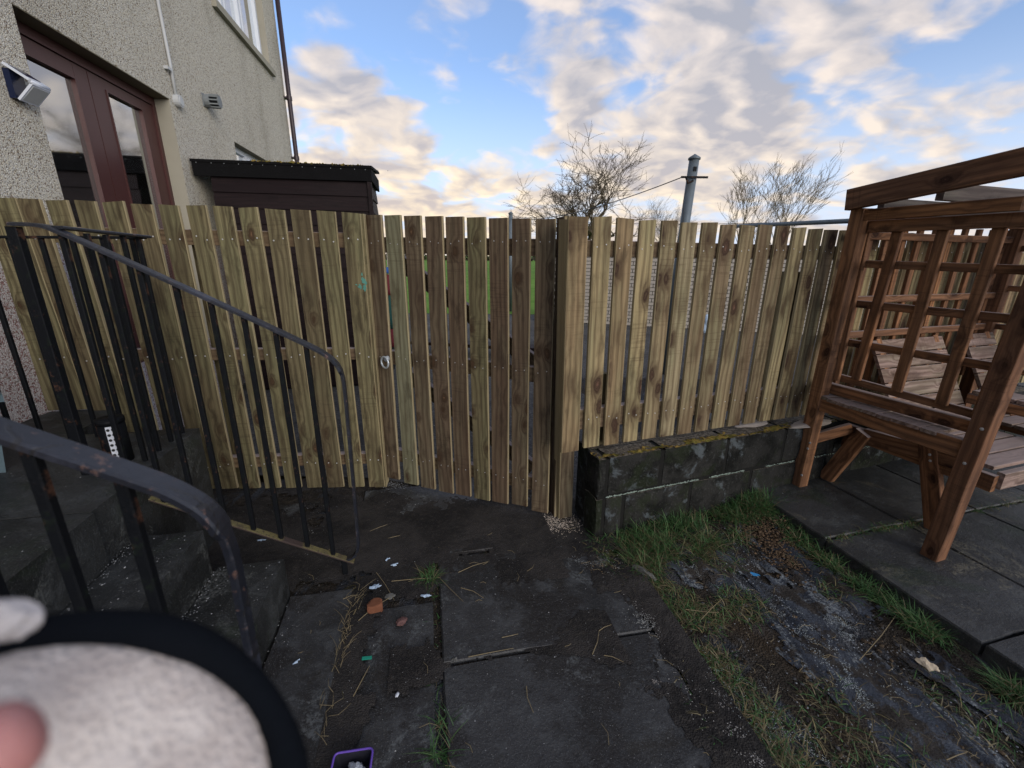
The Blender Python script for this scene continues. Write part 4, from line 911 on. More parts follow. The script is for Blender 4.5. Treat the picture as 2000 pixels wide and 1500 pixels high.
def cpole(base, h, r, label, lean=(0, 0)):
    o = empty('clothes_pole', base, label, 'pole', 'steel clothes poles beyond the fence')
    t = base+Vector((lean[0], lean[1], h)); m_ = MB(); m_.tube([base, t], r, 16); m_.build('shaft', 'pole', o, True)
    m_ = MB(); m_.tube([t, t+Vector((0, 0, .02)), t+Vector((0, 0, .06))], [r*1.22, r*1.22, r*.1], 16); m_.build('cap', 'pole', o, True); return o, t
pb = CAM+ray(1337, 440)*(5.5/ray(1337, 440).y); pt = CAM+ray(1356, 312)*(5.5/ray(1356, 312).y); sl_ = (pt-pb)/(pt.z-pb.z)
base = pb-sl_*pb.z
p1_, t1_ = cpole(base, pt.z, .056, 'thick grey steel clothes pole with crossbar, left of the right-hand trees', (pt.x-base.x, 0))
c = CAM+ray(1350, 349)*(5.5/ray(1350, 349).y)
m_ = MB(); m_.box(c+Vector((-.145, -.075, -.006)), Vector((.31, 0, 0)), Vector((0, .014, 0)), Vector((0, 0, .022))); m_.tube([c+Vector((-.09, -.07, .01)), c+Vector((-.06, -.07, -.06)), c+Vector((.0, -.07, -.03))], .012, 6); m_.build('crossbar', 'iron', p1_)
m_ = MB(); m_.tube([c+Vector((-.05, -.07, 0)), c+Vector((-.085, -.07, -.25)), c+Vector((-.06, -.07, -.5)), c+Vector((-.11, -.07, -.75))], .004, 5); m_.build('loose_cord', 'wire', p1_)
m_ = MB(); q = CAM+ray(1354, 332)*(5.5/ray(1354, 332).y); m_.box(q+Vector((-.02, -.062, -.02)), Vector((.035, 0, 0)), Vector((0, .012, 0)), Vector((0, 0, .045))); m_.build('hook_plate', 'iron', p1_)
pt2 = CAM+ray(997.5, 418)*(11.9/ray(997.5, 418).y)
p2_, t2_ = cpole(Vector((pt2.x, pt2.y, 0)), pt2.z, .052, 'slender distant steel clothes pole just above the middle of the gate')
def wire(a, b_, sag, r, label):
    m_ = MB(); pts = [a.lerp(b_, k/16)-Vector((0, 0, sag*4*(k/16)*(1-k/16))) for k in range(17)]; m_.tube(pts, r, 5); props(m_.build('washing_line', 'wire'), label, 'washing line')
wire(c+Vector((-.14, -.07, 0)), t2_-Vector((0, 0, .12)), .16, .006, 'dark sagging washing line running left from the thick pole')
wire(t2_-Vector((0, 0, .10)), Vector((10.5, 9.2, 2.55)), .25, .006, 'thin wire crossing low behind the right picket fence and trees')
q0 = CAM+ray(1410, 443)*(7.8/ray(1410, 443).y); q1 = CAM+ray(1672, 431)*(5.6/ray(1672, 431).y); q2 = q1+(q1-q0)*.6
mr = empty('metal_handrail', Vector((q0.x, q0.y, 0)), 'pale grey tube rail rising above the fence left of the arbour roof', 'handrail')
m_ = MB(); m_.tube([q0, q2], .030, 10); m_.build('tube', 'pole', mr, True)
for q in (q0, q2): m_ = MB(); m_.tube([Vector((q.x, q.y, 0)), q], .028, 8); m_.build('support', 'pole', mr, True)
# things glimpsed behind the gate
q = G(764, 720, 0); 
o = empty('toy_bundle', Vector((q.x, q.y, 0)), 'blue, teal and red cloth bundle glimpsed through gap beside the gate post', 'bundle')
for (px, py0, py1, mt, n_) in ((757, 522, 534, 'bluecloth', 'blue_top'), (757, 536, 575, 'redcloth', 'red_panel'), (763, 577, 640, 'dteal', 'teal_panel'), (766, 642, 676, 'redcloth', 'red_base')):
    a_ = V(px, py0, q, H1); b_ = V(px, py1, q, H1); m_ = MB(); m_.tube([b_, b_.lerp(a_, .3), b_.lerp(a_, .7), a_], [.07, .085, .08, .055], 10); m_.build(n_, mt, o, True)
m_ = MB(); m_.tube([Vector((q.x, q.y, 0)), V(766, 676, q, H1)], [.05, .07], 10); m_.build('stand', 'dark', o)
q = G(776, 700, 0); bar('x', q, q+Vector((0, 0, 1.5)), .09, .09, H1, 'wbrick', None).name = 'fence_post'; props(bpy.data.objects['fence_post'], 'whitish weathered post glimpsed behind the second picket of the gate', 'post')
q = G(1377, 690, 0); lump('blue_bag', V(1379, 632, q, RD), (.09, .05, .16), 'paper', 'light blue bag glimpsed through the gap in the right fence', 'bag', 3)
q = G(880, 700, 0); lg = empty('garden_bench', q, 'low dark bench seen through the gate gaps on the grey yard', 'bench')
bar('seat', q+Vector((-1.1, .6, .16)), q+Vector((1.5, 0, .16)), .05, .3, (0, 0, 1), 'wshed', lg)
for t_ in (-.8, 1.1): bar('leg', q+Vector((t_, .3-t_*.2, -.01)), q+Vector((t_, .3-t_*.2, .135)), .06, .06, H1, 'wshed', lg)
# distant hedge line
random.seed(31); m_ = MB()
for i in range(2400):
    x = random.uniform(-70, 30); q = Vector((x, 118+random.uniform(-2, 2), random.uniform(0, 1.5+1.2*mn.noise(Vector((x*.15, 0, 0)))))); r = random.uniform(.3, .7); a = random.random()*6
    m_.add([q+Vector((math.cos(a+k*2.1)*r, math.sin(a+k*2.1)*r, random.uniform(-r, r))) for k in range(3)], [(0, 1, 2)])
props(m_.build('hedgerow', plain('hedge_leaves', (.045, .04, .025), .9)), 'low dark hedgerow far across the green field behind gate', 'hedge', kind='stuff')

def tree(name, base, h, spread, seed, label, mat, lean=0., stems=1, lowtwig=.35, levels=5, wind=.35, gn_=.16, k0=9, kc=(3, 4), mr=.006, group='bare winter trees beyond the fence'):
    random.seed(seed); o = empty(name, base, label, 'tree', group); big, fine = MB(), MB(); cnt = [0]
    def grow(p, d, L, r, lev):
        n = 5 if lev < 3 else 3; pts = [p]; dd = d.copy(); rr = [r]
        for i in range(n):
            dd = (dd+Vector((random.gauss(0, gn_)+wind*.04*lev, random.gauss(0, gn_), random.gauss(0, gn_*.6)+.04))).normalized(); pts.append(pts[-1]+dd*L/n); rr.append(r*(1-.5*(i+1)/n))
        (big if lev < 2 else fine).tube(pts, rr, 6 if lev < 2 else 3, False); cnt[0] += 1
        if lev >= levels: return
        kids = random.choice(kc) if lev < levels-1 else random.choice(kc)
        if lev == 0: kids = k0
        for k in range(kids):
            t = random.uniform(.35 if lev else .42, 1.) if k < kids-1 else 1.
            j = min(n-1, int(t*n)); q = pts[j].lerp(pts[j+1], t*n-j) if t < 1 else pts[-1]
            ax = Vector((random.gauss(0, 1), random.gauss(0, 1), random.gauss(0, .35))).normalized(); ang = random.uniform(.35, .85)*spread
            nd = (dd*math.cos(ang)+ax*math.sin(ang)+Vector((0, 0, .12))).normalized()
            grow(q, nd, L*random.uniform(.55, .84), max(mr, rr[j]*random.uniform(.52, .80)), lev+1)
    for s_ in range(stems):
        d = Vector((lean+random.gauss(0, .22 if stems > 1 else .03), random.gauss(0, .15 if stems > 1 else .03), 1)).normalized()
        grow(Vector(base)+Vector((random.gauss(0, .25 if stems > 1 else 0), 0, 0)), d, h*(.42 if stems == 1 else .46), h*(.030 if stems == 1 else .012), 0)
    big.build('trunk', mat, o, True); f_ = fine.build('crown', mat, o, True); print(name, cnt[0], len(fine.v)); return o
def tb(px, y_): d = ray(px, 440); p = CAM+d*(y_/d.y); return Vector((p.x, p.y, -.05))
tree('bare_tree', tb(1150, 35), 9.6, 1.3, 17, 'large bare spreading tree between the gate corner and thick pole', 'bark', .02, 1, levels=5, wind=.02, gn_=.22, k0=11, kc=(3, 4), mr=.014)
tree('bare_tree', tb(1322, 38), 5.6, .8, 12, 'small faint bare tree standing directly behind the thick steel pole', 'bark_lit', .05, 2, levels=4, wind=.5)
tree('bare_tree', tb(1465, 35), 6.2, .75, 16, 'pale bare multi-stemmed tree, left half of the right-hand pair', 'bark_lit', -.05, 3, levels=5, wind=.02, gn_=.12, k0=5, kc=(2, 3), mr=.012)
tree('bare_tree', tb(1530, 35), 6.9, .75, 6, 'pale bare windswept tree nearest the arbour, right half of pair', 'bark_lit', .02, 3, levels=5, wind=.2, gn_=.12, k0=5, kc=(2, 3), mr=.012)

# ------------------------------------------------------------------ membrane, rubble, grass and litter
def mem(name, a0, a1, b0, b1, seed, label, lift=.003):
    n1_, n2_ = 150, 56; v = []; f = []; ok = {}
    for i in range(n1_+1):
        for j in range(n2_+1):
            a = a0+(a1-a0)*i/n1_; b_ = b0+(b1-b0)*j/n2_; p = pp(a, b_); 
            fold = mn.noise(Vector((a*2.2, b_*11+seed, seed)))*.014+abs(mn.noise(Vector((a*3.1+b_*4, b_*16+seed, 2))))*.020+mn.noise(Vector((a*24, b_*30, seed)))*.003
            v.append((p.x, p.y, soil_h(p.x, p.y)+lift+fold))
            u, w_ = i/n1_, j/n2_; e = min(u, 1-u)*(a1-a0)/.18; g_ = min(w_, 1-w_)*(b1-b0)/.07
            ok[i, j] = min(e, g_) + mn.noise(Vector((a*5, b_*13, seed+5)))*1.7 + mn.noise(Vector((a*22, b_*40, seed+5)))*.7 > .42
    for i in range(n1_):
        for j in range(n2_):
            if all(ok[q] for q in ((i, j), (i+1, j), (i+1, j+1), (i, j+1))): q = i*(n2_+1)+j; f.append((q, q+n2_+1, q+n2_+2, q+1))
    o = link(name, mesh(name, v, f, True), 'membrane'); return props(o, label, 'ground sheet', 'torn weed sheets on the soil strip')
mem('weed_membrane', .10, .95, -.34, -.07, 2, 'torn slate blue weed sheet beside patio edge, below the brown rubble')
mem('weed_membrane', .42, 1.75, -.70, -.30, 6, 'largest crumpled grey blue weed sheet with white powder, bottom right')
mem('weed_membrane', .95, 1.6, -.28, -.08, 11, 'narrow pale blue weed sheet along patio edge near bottom right corner')
mem('weed_membrane', .22, .62, -.86, -.48, 15, 'grey powdery weed sheet patch in front of the wall-side grass')

def coll(name, items, mat, kind='stuff', label=None, cat=None):
    """items: list of (verts, faces, colour)"""
    v, f, cc = [], [], []
    for (a, b_, c_) in items:
        n = len(v); v += a
        for q in b_: f.append(tuple(i+n for i in q)); cc += [c_]*len(q)
    me = mesh(name, v, f); at_ = me.color_attributes.new('col', 'FLOAT_COLOR', 'CORNER'); at_.data.foreach_set('color', [x for c_ in cc for x in (*c_, 1)])
    return props(link(name, me, mat), label, cat, kind=kind)
GREEN = [(.035, .095, .026), (.048, .125, .034), (.030, .075, .024), (.085, .16, .055)]; DRY = [(.16, .13, .06), (.11, .09, .05), (.075, .065, .03), (.20, .17, .10)]
def blade(p, L, az, bend, w, c_):
    d = Vector((math.cos(az), math.sin(az), 0)); s_ = Vector((-d.y, d.x, 0))*w; v = []; n = 4
    for i in range(n+1):
        t = i/n; x = L*(t*math.sin(bend*.35)+t*t*math.sin(bend)*.65); z = L*(t*math.cos(bend*.5)-t*t*(1-math.cos(bend))*.6); c = p+d*x+Vector((0, 0, max(z, -.001)))
        if i < n: v += [c-s_*(1-t*.7), c+s_*(1-t*.7)]
        else: v.append(c)
    return v, [(0, 1, 3, 2), (2, 3, 5, 4), (4, 5, 7, 6), (6, 7, 8)], c_
def grass(name, spots, seed, label=None):
    random.seed(seed); it = []
    for (p, rad, n, L, dry, flat) in spots:
        for k in range(n):
            r = rad*math.sqrt(random.random()); a = random.random()*2*math.pi; q = Vector((p[0]+r*math.cos(a), p[1]+r*math.sin(a), p[2] if len(p) > 2 else 0.))
            if len(p) < 3: q.z = soil_h(q.x, q.y)
            c_ = random.choice(DRY if random.random() < dry else GREEN); k_ = random.uniform(.6, 1.15); c_ = tuple(x*k_ for x in c_)
            it.append(blade(q, L*random.uniform(.45, 1.15), random.random()*6.28, random.uniform(.3, 1.2)+flat, random.uniform(.0008, .0026), c_))
    return coll(name, it, M['blade'], 'stuff', label, None)
sp = []; random.seed(77)
for i in range(60):                    # along the foot of the block wall
    t = random.uniform(.03, 1.18); dens = .5+mn.noise(Vector((t*2.6, 1, 0))); 
    if .62 < t < .82 and random.random() < .5: continue
    p = WC+WD*t-WN*random.uniform(.015, .30 if t < .8 else .14); sp.append(((p.x, p.y), .055, int(70+60*dens), .105, .26+.5*max(0, ((WC-p).dot(WN)-.15)*4), .5))
for t in (.12, .25, .45, .55, .95, 1.05, 1.12): p = WC+WD*t-WN*.06; sp.append(((p.x, p.y), .06, 110, .13, .05, .15))
grass('wall_grass', sp, 1)
sp = []
for i in range(46):                    # along the patio kerb
    a = random.uniform(.02, 1.75); g_ = mn.noise(Vector((a*3.2, 5, 0)))
    if g_ < -.15: continue
    p = pp(a, -.045-abs(random.gauss(0, .022))); sp.append(((p.x, p.y), .04, int(60+90*max(0, g_)), .09, .22, .5))
for a in (.36, .75, .82, .92): p = pp(a, -.06); sp.append(((p.x, p.y), .05, 130, .095, .1, .6))
grass('kerb_grass', sp, 2)
sp = []
def pth(pts, n):
    for k in range(n):
        i = random.randrange(len(pts)-1); q = Vector(pts[i]).lerp(Vector(pts[i+1]), random.random()); yield q
edge = [(.50, 1.93, 0), (.63, 1.66, 0), (.68, 1.40, 0), (.75, 1.15, 0), (.85, .85, 0)]
for q in pth(edge, 52): sp.append(((q.x+random.gauss(.02, .05), q.y), .05, 60, .055, .62, .6))
for (px, py, r, n) in ((1320, 1170, .10, 420), (1370, 1200, .10, 420), (1450, 1180, .11, 420), (1400, 1090, .12, 260), (1450, 1400, .16, 420), (1400, 1300, .08, 300), (1700, 1440, .2, 420), (1560, 1490, .15, 300), (1880, 1390, .14, 260), (1560, 1100, .06, 60), (1630, 1160, .07, 130), (1240, 1070, .09, 260)):
    q = G(px, py, -.02); sp.append(((q.x, q.y), r, n, .055, .6, .7))
grass('dry_grass', sp, 3)
sp = []
for i in range(34): q = hp(-.02+random.gauss(0, .006), random.uniform(.75, 1.85), -.02); sp.append((tuple(q), .012, 9, .045, .55, .9))
for (px, py, n, L) in ((838, 1135, 190, .085), (862, 1470, 30, .10), (868, 1420, 24, .09)): q = G(px, py, -.01); sp.append((tuple(q), .035, n, L, .25, .6))
for i in range(26): q = hp(-.385+random.gauss(0, .01), random.uniform(1.2, 1.8), -.02); sp.append((tuple(q), .015, 7, .07, 1., .9))
for i in range(14): q = hp(random.uniform(-.02, .8), 1.885+random.gauss(0, .006), -.015); sp.append((tuple(q), .015, 6, .03, .5, .9))
for i in range(34): q = pp(.452+random.gauss(0, .012), random.uniform(.02, .75), .075); sp.append((tuple(q), .02, 16, .045, .4, 1.))
for i in range(30): q = pp(.452+random.gauss(0, .012), random.uniform(1.0, 1.9), .075); sp.append((tuple(q), .02, 16, .04, .4, 1.))
q = G(1545, 930, .03); sp.append((tuple(q), .05, 90, .09, .3, .4)); q = G(1625, 935, .08); sp.append((tuple(q), .07, 30, .07, 1., 1.))
grass('joint_grass', sp, 4)

def chunk(p, r, c_, flat=.5):
    import itertools
    pts = [p+Vector((random.uniform(.5, 1)*r*x, random.uniform(.5, 1)*r*y, random.uniform(.4, 1)*r*z*flat)) for x, y, z in ((1, 0, 0), (0, 1, 0), (-1, 0, 0), (0, -1, 0), (0, 0, 1), (0, 0, -1))]
    a = random.random()*6.28; R_ = Matrix.Rotation(a, 3, 'Z'); pts = [p+R_ @ (q-p) for q in pts]
    return pts, [(0, 1, 4), (1, 2, 4), (2, 3, 4), (3, 0, 4), (1, 0, 5), (2, 1, 5), (3, 2, 5), (0, 3, 5)], c_
it = []; random.seed(41)
for i in range(1500):                  # brown chip pile
    q = G(1490+random.gauss(0, 26)+random.gauss(0, 1)*18, 1035+random.gauss(0, 22), 0.)
    t = random.random(); q = G(1440+t*130+random.gauss(0, 17), 1000+t*100+random.gauss(0, 15), 0.)
    q.z = soil_h(q.x, q.y)+.006+abs(random.gauss(0, .012))*max(0, 1-abs(t-.45)*2); k_ = random.uniform(.6, 1.5)
    it.append(chunk(q, random.uniform(.005, .013), (.085*k_, .055*k_, .032*k_), .6))
for i in range(1300):
    a_ = random.uniform(.05, 1.8); b_ = -random.uniform(.04, .95); q = pp(a_, b_); q.z = soil_h(q.x, q.y)+.006; k_ = random.uniform(.3, 1.6)
    if mn.noise(Vector((a_*4, b_*8, 3))) < -.05: continue
    it.append(chunk(q, random.uniform(.004, .016), random.choice([(.030*k_, .022*k_, .015*k_), (.045*k_, .045*k_, .048*k_), (.055*k_, .038*k_, .022*k_)]), .5))
coll('rubble', it, M['chip'])
it = []
def grit(n, fn, r0, r1, c0=(.32, .33, .34)):
    for i in range(n):
        q = fn()
        if q is None: continue
        k_ = random.uniform(.35, 1.25); it.append(chunk(q, random.uniform(r0, r1)*(1.6 if random.random() < .06 else 1.), tuple(x*k_ for x in c0), .5))
grit(900, lambda: hp(random.uniform(-1.3, .7), random.uniform(1.9, 2.5), .003), .0010, .0032)
grit(900, lambda: hp(random.uniform(-.66, .84), random.uniform(.62, 1.87), .004), .0008, .0026)
grit(900, lambda: (lambda q: q+Vector((random.gauss(0, .075), random.gauss(0, .05), .005)))(G(1090, 1022)), .0018, .0055, (.50, .43, .36))
grit(220, lambda: (lambda q: q+Vector((random.gauss(0, .05), random.gauss(0, .03), .004)))(G(770, 948)), .0012, .0035)
grit(260, lambda: hp(-.70+random.gauss(0, .03)+.06, random.uniform(.8, 1.72), .006), .0015, .004)
grit(300, lambda: hp(-.93+abs(random.gauss(0, .035))+.0, random.uniform(.6, 1.72), .207), .0015, .0045)
grit(160, lambda: hp(random.uniform(-.92, -.67), random.uniform(.6, 1.72), .208), .0012, .004)
grit(260, lambda: hp(-1.155+abs(random.gauss(0, .03)), random.uniform(.6, 1.68), .418), .0015, .0045)
grit(120, lambda: hp(random.uniform(-1.15, -.94), random.uniform(.6, 1.68), .418), .0012, .004)
grit(160, lambda: hp(random.uniform(-2.1, -1.2), random.uniform(.8, 2.2), .631), .0012, .004)
grit(500, lambda: (lambda q: Vector((q.x, q.y, soil_h(q.x, q.y)+.004)))(Vector((random.uniform(.62, 1.75), random.uniform(.8, 2.1), 0))), .0012, .004, (.28, .29, .30))
grit(900, lambda: (lambda q: Vector((q.x, q.y, soil_h(q.x, q.y)+.006)))(pp(random.uniform(.15, 1.5), -.42+random.gauss(0, .16))), .0015, .0060, (.24, .26, .29))
grit(420, lambda: hp(.86+random.gauss(0, .03), random.uniform(.7, 1.9), .004), .0010, .0035, (.34, .33, .32))
grit(300, lambda: pp(random.uniform(-.6, 1.6), random.uniform(0, 1.6), .083), .0009, .0026)
def streak(pts, n, w, r0, r1, c0, z=.006):
    for i in range(n):
        k_ = random.randrange(len(pts)-1); t = random.random(); a_ = pts[k_]; b_ = pts[k_+1]
        g_ = G(a_[0]+(b_[0]-a_[0])*t+random.gauss(0, w), a_[1]+(b_[1]-a_[1])*t+random.gauss(0, w*.7), 0.)
        if mn.noise(Vector((g_.x*22, g_.y*22, 1))) < -.05: continue
        q = G(*[float(x) for x in (a_[0]+(b_[0]-a_[0])*t, a_[1]+(b_[1]-a_[1])*t)], 0.); 
        g_.z = (soil_h(g_.x, g_.y)+.010 if g_.x > .78 else .003)+random.uniform(0, z); k2 = random.uniform(.5, 1.2)
        it.append(chunk(g_, random.uniform(r0, r1), tuple(x*k2 for x in c0), .35))
PW = (.42, .47, .48)
streak([(1520, 1172), (1565, 1222), (1640, 1300), (1705, 1372)], 3000, 12, .0007, .0024, PW); streak([(1612, 1188), (1665, 1238)], 1200, 9, .0007, .0024, PW); streak([(1325, 1085), (1360, 1118)], 700, 12, .0007, .0022, PW)
streak([(1400, 1290), (1500, 1400), (1620, 1490)], 1600, 30, .0007, .002, PW); streak([(1690, 1290), (1800, 1400)], 300, 20, .001, .003, PW)
streak([(1115, 1100), (1165, 1095), (1200, 1120)], 500, 9, .0008, .0026, (.34, .36, .36)); streak([(1165, 1108), (1200, 1112)], 260, 9, .001, .003, (.26, .18, .09))
streak([(1232, 1195), (1285, 1235)], 420, 10, .0008, .0028, (.36, .37, .36)); streak([(1375, 1335), (1408, 1395)], 420, 9, .0008, .0028, (.40, .38, .37)); streak([(1420, 1420), (1490, 1500)], 420, 11, .0008, .0028, (.38, .37, .36))
streak([(1275, 1332), (1312, 1328)], 160, 4, .0008, .0022, (.40, .36, .33))
coll('grit', it, M['chip'])
# yard gravel behind the gate
it = []; random.seed(43)
for i in range(1500): q = Vector((random.uniform(-1.2, 1.3), random.uniform(2.6, 4.4), 0)); k_ = random.uniform(.3, 1.2); it.append(chunk(q, random.uniform(.003, .009), (.25*k_, .24*k_, .23*k_), .6)) if q.y > 2.75-.36*(q.x+.8) else None
coll('yard_gravel', [x for x in it if x], M['chip'])
# straws
m_ = MB(); random.seed(51)
strs = [((735, 1118), (770, 1172)), ((900, 1148), (945, 1168)), ((895, 1118), (952, 1097)), ((915, 1283), (1003, 1266)), ((1157, 1278), (1170, 1232)), ((1170, 1232), (1194, 1220)), ((722, 1038), (765, 1022)), ((748, 1054), (792, 1044)), ((1680, 1285), (1750, 1205)), ((1850, 1480), (1890, 1466)), ((700, 1212), (765, 1165)), ((690, 1360), (722, 1300)), ((1180, 1280), (1218, 1293)), ((980, 1245), (1012, 1238)), ((670, 1170), (700, 1162)), ((860, 1130), (905, 1175)), ((1028, 1340), (1042, 1392)), ((765, 1135), (860, 1128)), ((1340, 1185), (1405, 1190)), ((1370, 1205), (1410, 1165))]
for (p, q_) in strs:
    a_, b_ = G(*p, .006), G(*q_, .006); 
    if a_.x > .75: a_.z = soil_h(a_.x, a_.y)+.02; b_.z = soil_h(b_.x, b_.y)+.02
    mid = a_.lerp(b_, .5)+Vector((random.gauss(0, .004), random.gauss(0, .004), .004)); m_.tube([a_, mid, b_], [.0016, .0013, .0009], 5)
for i in range(170):
    p = hp(random.uniform(-.6, .8), random.uniform(.7, 2.4), .004) if i < 34 else Vector((random.uniform(.6, 1.7), random.uniform(.85, 2.), 0))
    if i >= 90: p.z = soil_h(p.x, p.y)+.015
    a = random.random()*3.14; L = random.uniform(.015, .07); m_.tube([p, p+Vector((math.cos(a)*L*.5, math.sin(a)*L*.5, .003)), p+Vector((math.cos(a+.3)*L, math.sin(a+.3)*L, 0))], [.0009, .0009, .0006], 4)
for i in range(46):
    b_ = random.uniform(1.05, 1.72); p = hp(-.385+random.gauss(0, .012), b_, .006); L = random.uniform(.03, .11); a = math.radians(random.gauss(100, 26)); d_ = Vector((math.cos(a), math.sin(a), 0)); q_ = Vector((-d_.y, d_.x, 0))*random.gauss(0, .014)
    m_.tube([p, p+d_*L*.35+q_+Vector((0, 0, .010)), p+d_*L*.7+q_*.6+Vector((0, 0, .007)), p+d_*L], [.0009, .0008, .0007, .0005], 4)
props(m_.build('straws', 'straw'), kind='stuff')

# single bits of litter
q = G(733, 1190); lump('broken_brick', q+Vector((0, 0, .012)), (.044, .034, .036), 'brick', 'broken orange brick lump lying in straw at the foot slab corner', 'brick', .25, rough=.3, flat=True)
lump('pink_stone', G(784, 1215, .0)+Vector((0, 0, .004)), (.018, .024, .010), 'pinkst', 'small dull pink stone right of the broken orange brick', 'stone', 2)
lump('grey_stone', G(762, 1165)+Vector((0, 0, .002)), (.024, .018, .007), 'greyst', 'flat grey stone touching the broken brick, between paper scraps', 'stone', 5)
lump('cream_stone', G(1810, 1303, -.02)+Vector((0, 0, .012)), (.032, .022, .013), 'cream', 'cream coloured stone lying on the blue grey weed sheet', 'stone', 4, rough=.6)
lump('dark_stone', G(1258, 1122, -.01)+Vector((0, 0, .01)), (.016, .060, .018), 'greyst', 'long dark stone at the edge of grass right of path', 'stone', .6, rough=.5)
lump('white_pebble', G(776, 1358)+Vector((0, 0, .003)), (.006, .009, .004), 'white', 'single white pebble on the dark flag above the purple tub', 'pebble', 7)
def scrap(px, py, w_, l_, az, mat, label, cat, z=.006, seed=1, name='paper_scrap'):
    random.seed(seed); c = G(px, py, z)
    if c.x > .62 and px > 1150: c.z = soil_h(c.x, c.y)+.022
    n = 14; rim = []; R_ = Matrix.Rotation(az, 3, 'Z')
    for k in range(n): a = 2*math.pi*k/n; r = 1+random.uniform(-.45, .35); rim.append(c+R_ @ Vector((math.cos(a)*l_*r, math.sin(a)*w_*r, random.uniform(0, .008))))
    top = rim+[c+Vector((0, 0, .008))]; bot = [p-Vector((0, 0, .0012)) for p in top]; m_ = MB()
    m_.add(top+bot, [(k, (k+1) % n, n) for k in range(n)]+[(n+1+(k+1) % n, n+1+k, 2*n+1) for k in range(n)]+[(k, n+1+k, n+1+(k+1) % n, (k+1) % n) for k in range(n)])
    return props(m_.build(name, mat), label, cat)
scrap(733, 1147, .015, .022, .2, 'paper', 'crumpled light blue scrap just above the broken orange brick', 'scrap', seed=2)
scrap(832, 1164, .009, .022, .2, 'paper', 'blue grey scrap lying beside the grass tuft in the joint', 'scrap', seed=3)
scrap(757, 1093, .006, .014, .9, 'paper', 'pale blue scrap near the foot of stair railing', 'scrap', seed=4)
scrap(770, 1104, .006, .018, .3, 'paper', 'long pale scrap just right of the railing foot scrap', 'scrap', seed=5)
scrap(510, 1056, .006, .022, .1, 'paper', 'white scrap on dark ground under the lichen covered bottom rail', 'scrap', seed=6)
scrap(1475, 1119, .010, .024, -.5, 'bluep', 'bright blue plastic shard on the soil right of path', 'plastic shard', seed=7, name='plastic_shard')
scrap(1232, 1025, .012, .022, .4, 'paper', 'pale blue rag caught in grass at left end of the block wall', 'rag', seed=8, name='rag')
scrap(1395, 980, .020, .030, .1, 'paper', 'blue grey rag between the grass tufts at the wall foot', 'rag', seed=9, name='rag')
scrap(888, 1290, .010, .010, .1, 'greyst', 'grey chip at the left end of crack between the flags', 'chip', seed=10, name='concrete_chip')
scrap(578, 1295, .004, .018, 1.1, 'paper', 'small white streak of paper on the foot slab left of path', 'scrap', seed=12)
q = G(717, 1287); m_ = MB(); m_.box(q+H1*-.018+H2*-.006+Vector((0, 0, .004)), H1*.036-H2*.002, H2*.012, Vector((0, 0, .004))); props(m_.build('plastic_strip', 'teal'), 'small green plastic strip on the dark flag left of the joint', 'plastic strip')

# purple rimmed tub
q0, q1 = G(652, 1470, .065), G(730, 1458, .065); c = G(686, 1540, .065)
ux = (q1-q0); L_ = ux.length; ux.normalize(); uy = Vector((-ux.y, ux.x, 0)); cc = (q0+q1)/2-uy*.05
tub = empty('plastic_tub', Vector((cc.x, cc.y, 0)), 'purple rimmed plastic tub holding clear wrapping at the bottom edge', 'tub')
def rr(c_, hx, hy, z, rad, n=5):
    o_ = []
    for (sx_, sy_, a0) in ((1, 1, 0), (-1, 1, 90), (-1, -1, 180), (1, -1, 270)):
        for k in range(n): a = math.radians(a0+90*k/(n-1)); o_.append(Vector((c_.x, c_.y, 0))+ux*(sx_*(hx-rad)+rad*math.cos(a))+uy*(sy_*(hy-rad)+rad*math.sin(a))+Vector((0, 0, z)))
    return o_
hx = L_/2-.002
o1, o2 = rr(cc, hx*.86, .05*.86, .002, .010), rr(cc, hx, .05, .060, .012); n = len(o1); i2 = rr(cc, hx-.003, .047, .060, .011); i1 = rr(cc, hx*.86-.003, .040, .005, .009)
m_ = MB(); m_.add(o1+o2+i2+i1, [(k, (k+1) % n, n+(k+1) % n, n+k) for k in range(n)]+[(n+k, n+(k+1) % n, 2*n+(k+1) % n, 2*n+k) for k in range(n)]+[(2*n+k, 2*n+(k+1) % n, 3*n+(k+1) % n, 3*n+k) for k in range(n)]+[tuple(range(n))[::-1], tuple(3*n+k for k in range(n))])
m_.build('body', 'tubin', tub)
m_ = MB(); rp = rr(cc, hx, .05, .061, .012); m_.tube(rp+[rp[0]], .0032, 8, False); m_.build('rim', 'purple', tub, True)
lump('clear_wrapping', Vector((cc.x, cc.y, .030))+ux*.012, (.026, .034, .022), 'clear', 'crumpled clear wrapping stuffed inside the purple rimmed tub', 'wrapping', .3, rough=.6)

